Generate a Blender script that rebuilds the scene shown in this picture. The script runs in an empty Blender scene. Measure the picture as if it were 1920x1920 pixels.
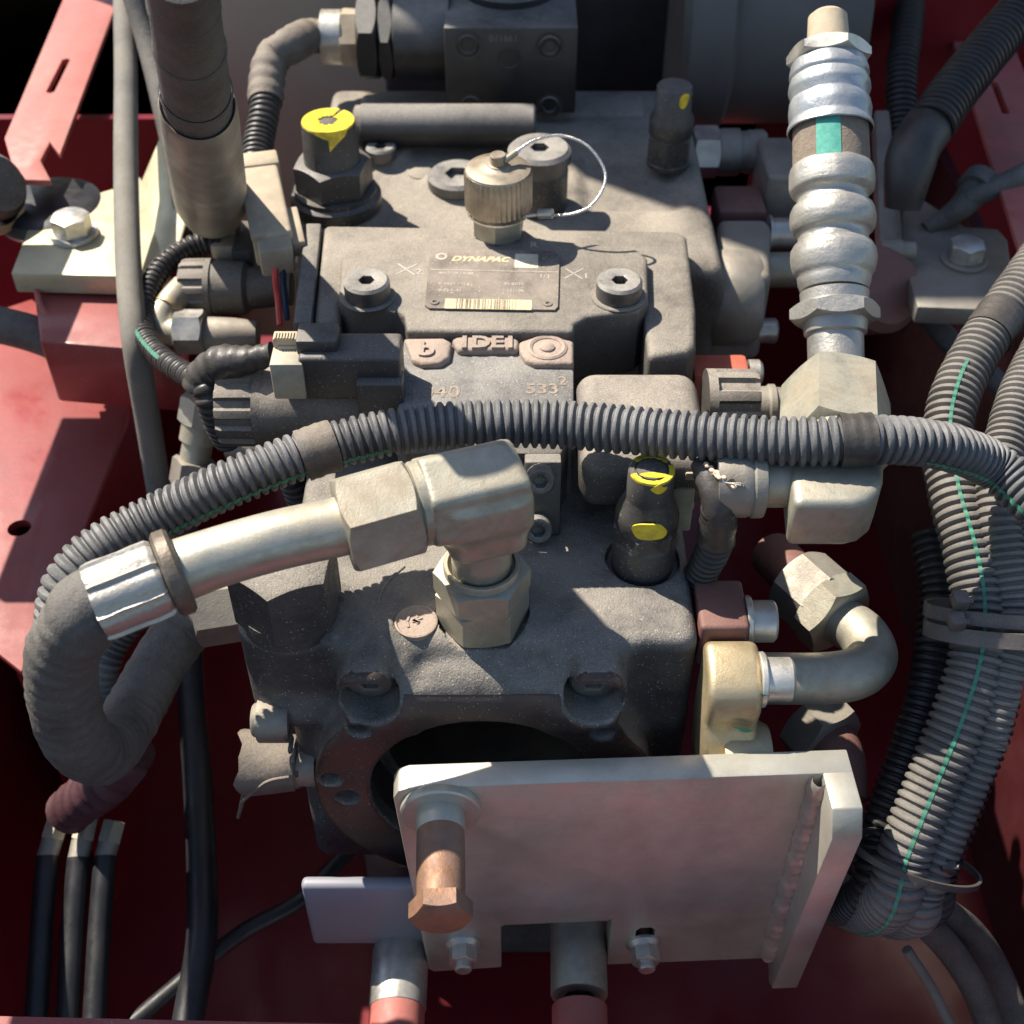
import bpy, bmesh, math, random
import numpy as np
from mathutils import Vector, Matrix, noise as mnoise
random.seed(7); np.random.seed(7)
SC = bpy.context.scene
COL = SC.collection
MM = 0.001
# ------------------------------------------------------------------ camera, world, sun, exposure
PITCH = math.radians(44); DIST = 704.0; FPX = 2400.0
CAM = Vector((0, -DIST*math.cos(PITCH), DIST*math.sin(PITCH)))
FW = Vector((0, math.cos(PITCH), -math.sin(PITCH))); UP = Vector((0, math.sin(PITCH), math.cos(PITCH)))
cd = bpy.data.cameras.new('camera'); co = bpy.data.objects.new('camera', cd); COL.objects.link(co)
co.location = CAM*MM; co.rotation_euler = (math.pi/2-PITCH, 0, 0)
cd.sensor_width = 36; cd.lens = 36*FPX/1920; cd.clip_start = 0.01; cd.clip_end = 50
cd.dof.use_dof = True; cd.dof.focus_distance = 0.655; cd.dof.aperture_fstop = 10
SC.camera = co
SUN_D = Vector((0.51, -0.375, -0.775)).normalized()
w = bpy.data.worlds.new('World'); SC.world = w; w.use_nodes = True
nt = w.node_tree; sky = nt.nodes.new('ShaderNodeTexSky'); sky.sky_type = 'NISHITA'; sky.sun_disc = False
sky.sun_elevation = math.asin(-SUN_D.z); sky.sun_rotation = math.atan2(-SUN_D.x, -SUN_D.y)
sky.air_density = 1.0; sky.dust_density = 0.8
nt.links.new(sky.outputs[0], nt.nodes['Background'].inputs[0]); nt.nodes['Background'].inputs[1].default_value = 0.088
sl = bpy.data.lights.new('sun', 'SUN'); sl.energy = 5.0; sl.angle = math.radians(0.53); sl.color = (1, 0.91, 0.78)
so = bpy.data.objects.new('sun', sl); COL.objects.link(so); so.rotation_euler = SUN_D.to_track_quat('-Z', 'Y').to_euler()
so.location = (-1, 0.5, 2)
SC.view_settings.view_transform = 'Standard'; SC.view_settings.look = 'None'; SC.view_settings.exposure = 0.92; SC.view_settings.gamma = 1
SC.cycles.max_bounces = 8; SC.cycles.use_denoising = True

# ------------------------------------------------------------------ where a thing seen in the photo stands (mm)
def V(*a): return Vector(a)
def ray(x, y): return FW + Vector(((x-960)/FPX, 0, 0)) + UP*((960-y)/FPX)
def P(x, y, z):
    d = ray(x, y); return CAM + d*((z-CAM.z)/d.z)
def Q(x, y, Y):
    d = ray(x, y); return CAM + d*((Y-CAM.y)/d.y)
def pr(p):
    a = p-CAM; w_ = a.dot(FW); return 960+FPX*a.x/w_, 960-FPX*a.dot(UP)/w_, FPX/w_
def zat(b, py):
    lo, hi = -600, 400
    for _ in range(40):
        m = (lo+hi)/2
        if pr(V(b.x, b.y, m))[1] > py: lo = m
        else: hi = m
    return m

# ------------------------------------------------------------------ mesh helpers
def frame(ax):
    ax = ax.normalized(); t = V(0, 0, 1) if abs(ax.z) < 0.9 else V(0, 1, 0)
    u = t.cross(ax).normalized(); return u, ax.cross(u).normalized(), ax
def join(*gs):
    vs, fs = [], []
    for v, f in gs:
        o = len(vs); vs += list(v); fs += [tuple(i+o for i in q) for q in f]
    return vs, fs
def rings(rs):
    """rs: list of rings (each a list of points, or one point) -> skinned surface"""
    vs, fs, st = [], [], []
    for r in rs: st.append(len(vs)); vs += r
    for i in range(len(rs)-1):
        a, b, na, nb = st[i], st[i+1], len(rs[i]), len(rs[i+1])
        n = max(na, nb)
        if n == 1: continue
        for k in range(n):
            k2 = (k+1) % n
            if na == 1: fs.append((a, b+k, b+k2)[::-1])
            elif nb == 1: fs.append((a+k, a+k2, b)[::1])
            else: fs.append((a+k, a+k2, b+k2, b+k))
    return vs, fs
def lathe(o, ax, prof, n=32, rot=0.0):
    u, v, a = frame(ax); rs = []
    for r, h in prof:
        if r <= 1e-6: rs.append([o+a*h])
        else: rs.append([o+a*h+(u*math.cos(t)+v*math.sin(t))*r for t in (rot+2*math.pi*k/n for k in range(n))])
    return rings(rs)
def disc(o, ax, r, h0, h1, ch=0.6, n=32):
    return lathe(o, ax, [(0, h0), (r-ch, h0), (r, h0+ch), (r, h1-ch), (r-ch, h1), (0, h1)], n)
def hexnut(o, ax, af, h, rc=None, rot=0.0, c0=True, c1=True, hole=0.0):
    u, v, a = frame(ax); n = 48; R = af/2; rc = rc or R*0.985
    def ring(fr, fh): return [o+a*fh(k)+(u*math.cos(t)+v*math.sin(t))*fr(k) for k, t in enumerate(rot+2*math.pi*k/n for k in range(n))]
    def hr(k):
        t = (2*math.pi*k/n) % (math.pi/3) - math.pi/6
        return R/math.cos(t)
    k3 = 0.6
    lo = (lambda k: (hr(k)-rc)*k3) if c0 else (lambda k: 0.0)
    hi = (lambda k: h-(hr(k)-rc)*k3) if c1 else (lambda k: h)
    rs = [[o+a*0.0], ring(lambda k: rc if c0 else hr(k), lambda k: 0.0), ring(hr, lo), ring(hr, hi), ring(lambda k: rc if c1 else hr(k)-0.01, lambda k: h)]
    if hole: rs += [ring(lambda k: hole, lambda k: h), ring(lambda k: hole, lambda k: h-min(4, h*0.4)), [o+a*(h-min(4, h*0.4))]]
    else: rs.append([o+a*h])
    return rings(rs)
def socket_head(o, ax, r, h, hexr=None):
    hexr = hexr or r*0.5; u, v, a = frame(ax); n = 36
    def ring(R, hh): return [o+a*hh+(u*math.cos(t)+v*math.sin(t))*R for t in (2*math.pi*k/n for k in range(n))]
    def hring(R, hh):
        return [o+a*hh+(u*math.cos(t)+v*math.sin(t))*(R*0.866/math.cos((t % (math.pi/3))-math.pi/6)) for t in (2*math.pi*k/n for k in range(n))]
    c = r*0.12
    return rings([[o], ring(r, 0), ring(r, h-c), ring(r-c, h), ring(hexr*1.08, h), hring(hexr, h-0.4), hring(hexr, h*0.45), [o+a*(h*0.4)]])
def spline(pts, step=3.0):
    p = [pts[0]*2-pts[1]]+list(pts)+[pts[-1]*2-pts[-2]]; out = []
    for i in range(1, len(p)-2):
        a, b, c, d = p[i-1:i+3]; n = max(4, int((c-b).length/1.0))
        for k in range(n):
            t = k/n
            out.append(0.5*((2*b)+(c-a)*t+(2*a-5*b+4*c-d)*t*t+(3*b-a-3*c+d)*t**3))
    out.append(p[-2])
    L = [0.0]
    for i in range(1, len(out)): L.append(L[-1]+(out[i]-out[i-1]).length)
    n = max(2, int(L[-1]/step)); res = []; j = 0
    for k in range(n+1):
        s = L[-1]*k/n
        while j < len(L)-2 and L[j+1] < s: j += 1
        t = (s-L[j])/max(1e-9, L[j+1]-L[j]); res.append(out[j].lerp(out[j+1], t))
    return res
def frames(path):
    T = [(path[min(i+1, len(path)-1)]-path[max(i-1, 0)]).normalized() for i in range(len(path))]
    n0 = V(0, 0, 1) if abs(T[0].z) < 0.9 else V(0, 1, 0)
    N = []
    for t in T:
        n0 = (n0-t*n0.dot(t)).normalized(); N.append(n0.copy())
    return T, N
def tube(path, r, n=20, caps=True, wob=0.0):
    T, N = frames(path); rs = []; s = 0
    for i, p in enumerate(path):
        if i: s += (p-path[i-1]).length
        R = r(s, i) if callable(r) else r
        b = T[i].cross(N[i])
        rs.append([p+(N[i]*math.cos(t)+b*math.sin(t))*(R*(1+wob*math.sin(3*t+s*0.3)*math.sin(s*0.17))) for t in (2*math.pi*k/n for k in range(n))])
    if caps: rs = [[path[0]]]+rs+[[path[-1]]]
    v, f = rings(rs); return v, [q[::-1] for q in f]
PROF = (0.0, 0.55, 0.95, 1.0, 1.0, 0.95, 0.55, 0.0)
def corrugated(pts, r, pitch, depth, n=24, arc=None, lift=0.0, span=(0.0, 1.0)):
    if arc is not None: depth *= 0.4
    path = spline(pts, pitch/8)
    T, N = frames(path); rs = []
    K = n if arc is None else max(2, int(n*arc[1]/(2*math.pi))+1)
    rj = random.Random(int(r*10)); jit = [rj.uniform(-0.22, 0.18) for _ in range(len(path)//8+2)]
    for i, p in enumerate(path):
        q = PROF[i % 8]; R = r-depth*(1-q)+lift+jit[i//8]*q+0.02*r*math.sin(i*0.013+r); b = T[i].cross(N[i])
        if arc is None: ang = [2*math.pi*k/n for k in range(n)]
        else: ang = [arc[0]+arc[1]*(k/(K-1)-0.5)+arc[2]*i/len(path) for k in range(K)]
        if span[0] <= i/len(path) <= span[1]: rs.append([p+(N[i]*math.cos(t)+b*math.sin(t))*R for t in ang])
    vs, fs = [], []
    for x in rs: vs += x
    m = len(rs[0])
    for i in range(len(rs)-1):
        for k in range(m if arc is None else m-1):
            k2 = (k+1) % m
            fs.append((i*m+k, (i+1)*m+k, (i+1)*m+k2, i*m+k2))
    return vs, fs
def box(c, sx, sy, sz, M=None):
    vs = []
    for x in (-1, 1):
        for y in (-1, 1):
            for z in (-1, 1):
                d = V(x*sx/2, y*sy/2, z*sz/2); vs.append(c+(M@d if M else d))
    return vs, [(0, 1, 3, 2), (4, 6, 7, 5), (0, 4, 5, 1), (2, 3, 7, 6), (0, 2, 6, 4), (1, 5, 7, 3)]
def prism(poly, vec):
    n = len(poly); nn = V(0, 0, 0)
    for i in range(n): nn += poly[i].cross(poly[(i+1) % n])
    if nn.dot(vec) > 0: poly = poly[::-1]
    vs = list(poly)+[p+vec for p in poly]
    return vs, [tuple(range(n))]+[tuple(range(2*n-1, n-1, -1))]+[(i, n+i, n+(i+1) % n, (i+1) % n) for i in range(n)]
def plan(px, z, zb): return prism([P(x, y, z) for x, y in px], V(0, 0, zb-z))
def rbox_px(x0, y0, x1, y1, z, zb):
    """box whose top face is seen between two image corners, sides square to the axes"""
    a, b = P(x0, y0, z), P(x1, y1, z); xm0 = P(x0, (y0+y1)/2, z).x; xm1 = P(x1, (y0+y1)/2, z).x
    return box(V((xm0+xm1)/2, (a.y+b.y)/2, (z+zb)/2), abs(xm1-xm0), abs(a.y-b.y), abs(z-zb))
def LL(A, B, prof, by='y', n=32, capa=True, capb=True):
    """turned shape on the line A-B; prof gives (image coordinate on the axis, half width in pixels)"""
    ax = (B-A).normalized(); j = 0 if by == 'x' else 1; out = []
    for c, hw in prof:
        lo, hi = -600.0, 1200.0; up = pr(A+ax*50)[j] > pr(A)[j]
        for _ in range(44):
            m = (lo+hi)/2; v = pr(A+ax*m)[j] if (A+ax*m-CAM).dot(FW) > 60 else None
            if v is None: hi = m; continue
            if (v < c) == up: lo = m
            else: hi = m
        out.append((hw/pr(A+ax*m)[2], m))
    if out[0][1] > out[-1][1]: out = out[::-1]; capa, capb = capb, capa
    if capa: out = [(0, out[0][1])]+out
    if capb: out = out+[(0, out[-1][1])]
    return lathe(A, ax, out, n)
def patch(o, ax, r, t0, h0, outline, lift=0.25):
    """thin paint patch wrapped on a cylinder; outline (arc mm, height mm)"""
    u, v, a = frame(ax)
    def at(s, h, R): t = t0+s/r; return o+a*(h0+h)+(u*math.cos(t)+v*math.sin(t))*R
    m = []
    for k in range(5):
        f = 1-k/5; m.append([at(s*f, h*f, r+lift+(0.15 if k else 0)) for s, h in outline])
    m.append([at(0, 0, r+lift+0.2)])
    base = [at(s, h, r-0.1) for s, h in outline]
    return rings([base]+m)
def blob(rx, ry, n=22, j=0.18, seed=1):
    R = random.Random(seed); ph = [R.random()*6.28 for _ in range(4)]
    return [(math.cos(t)*rx*(1+j*sum(math.sin((q+2)*t+ph[q])/(q+1) for q in range(4))), math.sin(t)*ry*(1+j*sum(math.cos((q+2)*t+ph[q])/(q+1) for q in range(4)))) for t in (2*math.pi*k/n for k in range(n))]
def crumple(geo, amp, sc, sc2=None):
    vs, fs = geo; out = []
    for p in vs:
        p = Vector(p); q = mnoise.noise_vector(p/sc)*amp
        if sc2: q = q+mnoise.noise_vector(p/sc2+Vector((7, 3, 1)))*amp*0.5
        out.append(p+q)
    return out, fs
# signed distance modelling for castings
def sd_box(p, c, h, r=0):
    q = [abs(p[i]-c[i])-(h[i]-r) for i in range(3)]
    return np.sqrt(np.maximum(q[0], 0)**2+np.maximum(q[1], 0)**2+np.maximum(q[2], 0)**2)+np.minimum(np.maximum(np.maximum(q[0], q[1]), q[2]), 0)-r
def sd_cyl(p, c, ax, r, h0, h1, rd=0):
    i, j = [(1, 2), (0, 2), (0, 1)][ax]
    a = np.sqrt((p[i]-c[i])**2+(p[j]-c[j])**2)-(r-rd); b = np.abs(p[ax]-(h0+h1)/2)-((h1-h0)/2-rd)
    return np.sqrt(np.maximum(a, 0)**2+np.maximum(b, 0)**2)+np.minimum(np.maximum(a, b), 0)-rd
def smin(a, b, k):
    h = np.clip(0.5+0.5*(b-a)/k, 0, 1); return b*(1-h)+a*h-k*h*(1-h)
def smax(a, b, k): return -smin(-a, -b, k)
def nets(fn, lo, hi, h):
    ax = [np.arange(lo[i]-2*h, hi[i]+2.01*h, h) for i in range(3)]
    g = np.meshgrid(*ax, indexing='ij'); d = fn(g).astype(np.float64)
    s = d < 0; nx, ny, nz = d.shape
    acc = np.zeros((nx-1, ny-1, nz-1, 3)); cnt = np.zeros((nx-1, ny-1, nz-1))
    cor = [(0, 0, 0), (1, 0, 0), (0, 1, 0), (1, 1, 0), (0, 0, 1), (1, 0, 1), (0, 1, 1), (1, 1, 1)]
    sl = lambda c: tuple(slice(c[i], (nx, ny, nz)[i]-1+c[i]) for i in range(3))
    for a in range(8):
        for b in range(a+1, 8):
            if sum(abs(cor[a][i]-cor[b][i]) for i in range(3)) != 1: continue
            da, db = d[sl(cor[a])], d[sl(cor[b])]; m = (da < 0) != (db < 0)
            t = np.where(m, da/np.where(m, da-db, 1), 0)
            for i in range(3): acc[..., i] += np.where(m, cor[a][i]+(cor[b][i]-cor[a][i])*t, 0)
            cnt += m
    act = cnt > 0; idx = -np.ones(cnt.shape, int); idx[act] = np.arange(act.sum())
    ii = np.argwhere(act); vv = (ii+acc[act]/cnt[act][:, None])*h+np.array([ax[i][0] for i in range(3)])
    fs = []
    for k in range(3):
        o = [i for i in range(3) if i != k]
        A = [slice(1, -1)]*3; A[k] = slice(0, -1); Bq = list(A); Bq[k] = slice(1, None)
        a, b = s[tuple(A)], s[tuple(Bq)]
        for flip in (False, True):
            e = np.argwhere((a & ~b) if not flip else (~a & b))
            if not len(e): continue
            e = e.copy(); e[:, o[0]] += 1; e[:, o[1]] += 1
            def at(u, v):
                q = e.copy(); q[:, o[0]] -= u; q[:, o[1]] -= v; return idx[q[:, 0], q[:, 1], q[:, 2]]
            qd = [at(1, 1), at(0, 1), at(0, 0), at(1, 0)]
            if flip ^ (k == 1): qd = qd[::-1]
            fs.append(np.stack(qd, 1))
    F_ = np.concatenate(fs)
    return [tuple(v) for v in vv], [tuple(f) for f in F_.tolist()]

# ------------------------------------------------------------------ objects
def setp(o, label=None, cat=None, group=None, kind=None):
    for k, v in (('label', label), ('category', cat), ('group', group), ('kind', kind)):
        if v: o[k] = v
    return o
def thing(name, label, cat, base, group=None):
    o = bpy.data.objects.new(name, None); COL.objects.link(o); o.location = base*MM; o.empty_display_size = 0.01
    return setp(o, label, cat, group)
def root_loc(o):
    while o.parent: o = o.parent
    return Vector(o.location)
def ob(name, geo, mat, par=None, bev=0.0, seg=2, ang=40, flat=False, label=None):
    vs, fs = geo
    if par is None:
        a = np.array([tuple(v) for v in vs]); base = Vector(((a[:, 0].min()+a[:, 0].max())/2, (a[:, 1].min()+a[:, 1].max())/2, a[:, 2].min()))*MM
    else: base = root_loc(par)
    me = bpy.data.meshes.new(name)
    me.from_pydata([(v[0]*MM-base.x, v[1]*MM-base.y, v[2]*MM-base.z) for v in vs], [], fs)
    bm = bmesh.new(); bm.from_mesh(me)
    bmesh.ops.recalc_face_normals(bm, faces=bm.faces)
    if bev:
        ed = [e for e in bm.edges if len(e.link_faces) == 2 and e.calc_face_angle(0) > math.radians(ang)]
        bmesh.ops.bevel(bm, geom=ed, offset=bev*MM, segments=seg, profile=0.5, affect='EDGES', clamp_overlap=True)
    bm.to_mesh(me); bm.free()
    if not flat:
        me.shade_smooth(); me.set_sharp_from_angle(angle=math.radians(38))
    me.materials.append(mat)
    o = bpy.data.objects.new(name, me); COL.objects.link(o)
    if par is None: o.location = base
    else: o.parent = par
    if label: o['label'] = label
    return o
def cut(o, *geos):
    """real openings: boolean difference with the given solids (mm, world)"""
    base = root_loc(o) if o.parent else Vector(o.location)
    for vs, fs in geos:
        me = bpy.data.meshes.new('c'); me.from_pydata([(v[0]*MM-base.x, v[1]*MM-base.y, v[2]*MM-base.z) for v in vs], [], fs)
        bm = bmesh.new(); bm.from_mesh(me); bmesh.ops.recalc_face_normals(bm, faces=bm.faces); bm.to_mesh(me); bm.free()
        t = bpy.data.objects.new('c', me); COL.objects.link(t)
        par = o.parent; o.parent = None; l0 = o.location.copy(); o.location = (0, 0, 0)
        m = o.modifiers.new('b', 'BOOLEAN'); m.operation = 'DIFFERENCE'; m.object = t; m.solver = 'EXACT'
        bpy.context.view_layer.update(); ev = bpy.data.meshes.new_from_object(o.evaluated_get(bpy.context.evaluated_depsgraph_get()))
        o.modifiers.clear(); o.data = ev; o.parent = par; o.location = l0
        bpy.data.objects.remove(t); ev.set_sharp_from_angle(angle=math.radians(38))
    return o
def text(name, s, mat, par, o, ux, uy, size, depth=0.4, align='LEFT', shear=0.0, bold=0.0):
    c = bpy.data.curves.new('t', 'FONT'); c.body = s; c.size = size; c.extrude = depth; c.align_x = align; c.shear = shear; c.offset = bold; c.resolution_u = 3
    t = bpy.data.objects.new('t', c); COL.objects.link(t); bpy.context.view_layer.update()
    me = bpy.data.meshes.new_from_object(t.evaluated_get(bpy.context.evaluated_depsgraph_get()))
    n = ux.cross(uy).normalized(); vs = [o+ux*v.co.x+uy*v.co.y+n*v.co.z for v in me.vertices]; fs = [tuple(p.vertices) for p in me.polygons]
    bpy.data.objects.remove(t); bpy.data.curves.remove(c); bpy.data.meshes.remove(me)
    return ob(name, (vs, fs), mat, par, flat=True)

# ------------------------------------------------------------------ materials
def srgb(r, g, b):
    f = lambda c: (c/255/12.92) if c/255 <= 0.04045 else ((c/255+0.055)/1.055)**2.4
    return (f(r), f(g), f(b), 1)
MATS = {}
def mat(name, base, rough=0.5, metal=0.0, base2=None, nscale=60, dust=None, dust_amt=0.0, dust_up=0.5, dscale=35, speck=0.0, bump=0.0, bscale=900, rvar=0.12, scratch=0.0, stain=None, stain_amt=0.0, stain_scale=25, coat=0.0, spec=0.5):
    m = bpy.data.materials.new(name); m.use_nodes = True; t = m.node_tree; N = t.nodes; L = t.links; b = N['Principled BSDF']
    tc = N.new('ShaderNodeTexCoord').outputs['Object']
    def noise(sc, det=6, ro=0.6, dim=None):
        n = N.new('ShaderNodeTexNoise'); n.inputs['Scale'].default_value = sc; n.inputs['Detail'].default_value = det; n.inputs['Roughness'].default_value = ro
        L.new(dim or tc, n.inputs['Vector']); return n.outputs['Fac']
    def rng(x, a, c, lo=0.0, hi=1.0):
        r = N.new('ShaderNodeMapRange'); r.inputs[1].default_value = a; r.inputs[2].default_value = c; r.inputs[3].default_value = lo; r.inputs[4].default_value = hi; L.new(x, r.inputs[0]); return r.outputs[0]
    def mth(op, x, y):
        r = N.new('ShaderNodeMath'); r.operation = op
        for i, q in ((0, x), (1, y)):
            if hasattr(q, 'links'): L.new(q, r.inputs[i])
            else: r.inputs[i].default_value = q
        return r.outputs[0]
    def mix(fac, a, c):
        r = N.new('ShaderNodeMix'); r.data_type = 'RGBA'
        if hasattr(fac, 'links'): L.new(fac, r.inputs[0])
        else: r.inputs[0].default_value = fac
        for i, q in ((6, a), (7, c)):
            if hasattr(q, 'links'): L.new(q, r.inputs[i])
            else: r.inputs[i].default_value = q
        return r.outputs[2]
    base2 = base2 or tuple(min(1, c*1.5+0.004) for c in base[:3])+(1,)
    n1 = noise(nscale)
    col = mix(rng(n1, 0.35, 0.65), base, base2)
    met = None; ro = rng(noise(nscale*2.3), 0.3, 0.7, max(0.04, rough-rvar), min(1, rough+rvar))
    if stain:
        sf = mth('MULTIPLY', rng(noise(stain_scale, 8, 0.7), 0.46, 0.62), stain_amt)
        col = mix(sf, col, stain); ro = mth('MAXIMUM', ro, mth('MULTIPLY', sf, 0.7))
    if scratch:
        mp = N.new('ShaderNodeMapping'); mp.inputs['Scale'].default_value = (60, 60, 2200); L.new(tc, mp.inputs[0])
        col = mix(mth('MULTIPLY', rng(noise(1, 3, 0.5, mp.outputs[0]), 0.55, 0.75), scratch), col, (0.75, 0.73, 0.7, 1))
    if dust:
        g = N.new('ShaderNodeNewGeometry'); sp = N.new('ShaderNodeSeparateXYZ'); L.new(g.outputs['Normal'], sp.inputs[0])
        up = rng(sp.outputs[2], 0.0, 0.85)
        am = mth('ADD', mth('MULTIPLY', up, dust_up), 1-dust_up)
        df = mth('MULTIPLY', mth('MULTIPLY', rng(noise(dscale, 9, 0.72), 0.24, 0.6), am), dust_amt)
        fine = rng(noise(1300, 3, 0.75), 0.3, 0.7, 0.45, 1.25)
        df = mth('MINIMUM', mth('MULTIPLY', df, fine), 1.0)
        dcol = mix(rng(noise(dscale*2, 5), 0.35, 0.65), dust, tuple(c*0.78 for c in dust[:3])+(1,))
        col = mix(df, col, dcol); ro = mth('ADD', mth('MULTIPLY', ro, mth('SUBTRACT', 1, df)), mth('MULTIPLY', df, 0.9))
        if metal: met = mth('MULTIPLY', mth('SUBTRACT', 1, df), metal)
    if speck:
        v = N.new('ShaderNodeTexVoronoi'); v.inputs['Scale'].default_value = 620; L.new(tc, v.inputs['Vector'])
        s1 = mth('MULTIPLY', mth('LESS_THAN', v.outputs['Distance'], 0.2), mth('GREATER_THAN', noise(500, 2), 0.56))
        col = mix(mth('MULTIPLY', s1, speck), col, (0.62, 0.6, 0.55, 1))
    L.new(col, b.inputs['Base Color']); L.new(ro, b.inputs['Roughness'])
    if met is not None: L.new(met, b.inputs['Metallic'])
    else: b.inputs['Metallic'].default_value = metal
    b.inputs['Specular IOR Level'].default_value = spec
    if coat: b.inputs['Coat Weight'].default_value = coat; b.inputs['Coat Roughness'].default_value = 0.12
    if bump:
        bn = N.new('ShaderNodeBump'); bn.inputs['Strength'].default_value = min(1, bump); bn.inputs['Distance'].default_value = 0.0006
        hsum = mth('ADD', noise(bscale, 4, 0.65), mth('MULTIPLY', noise(bscale*0.22, 3), 1.2)); L.new(hsum, bn.inputs['Height']); L.new(bn.outputs[0], b.inputs['Normal'])
    MATS[name] = m; return m
TAN = (0.45, 0.405, 0.345, 1)
PINKD = (0.50, 0.39, 0.32, 1)
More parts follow.
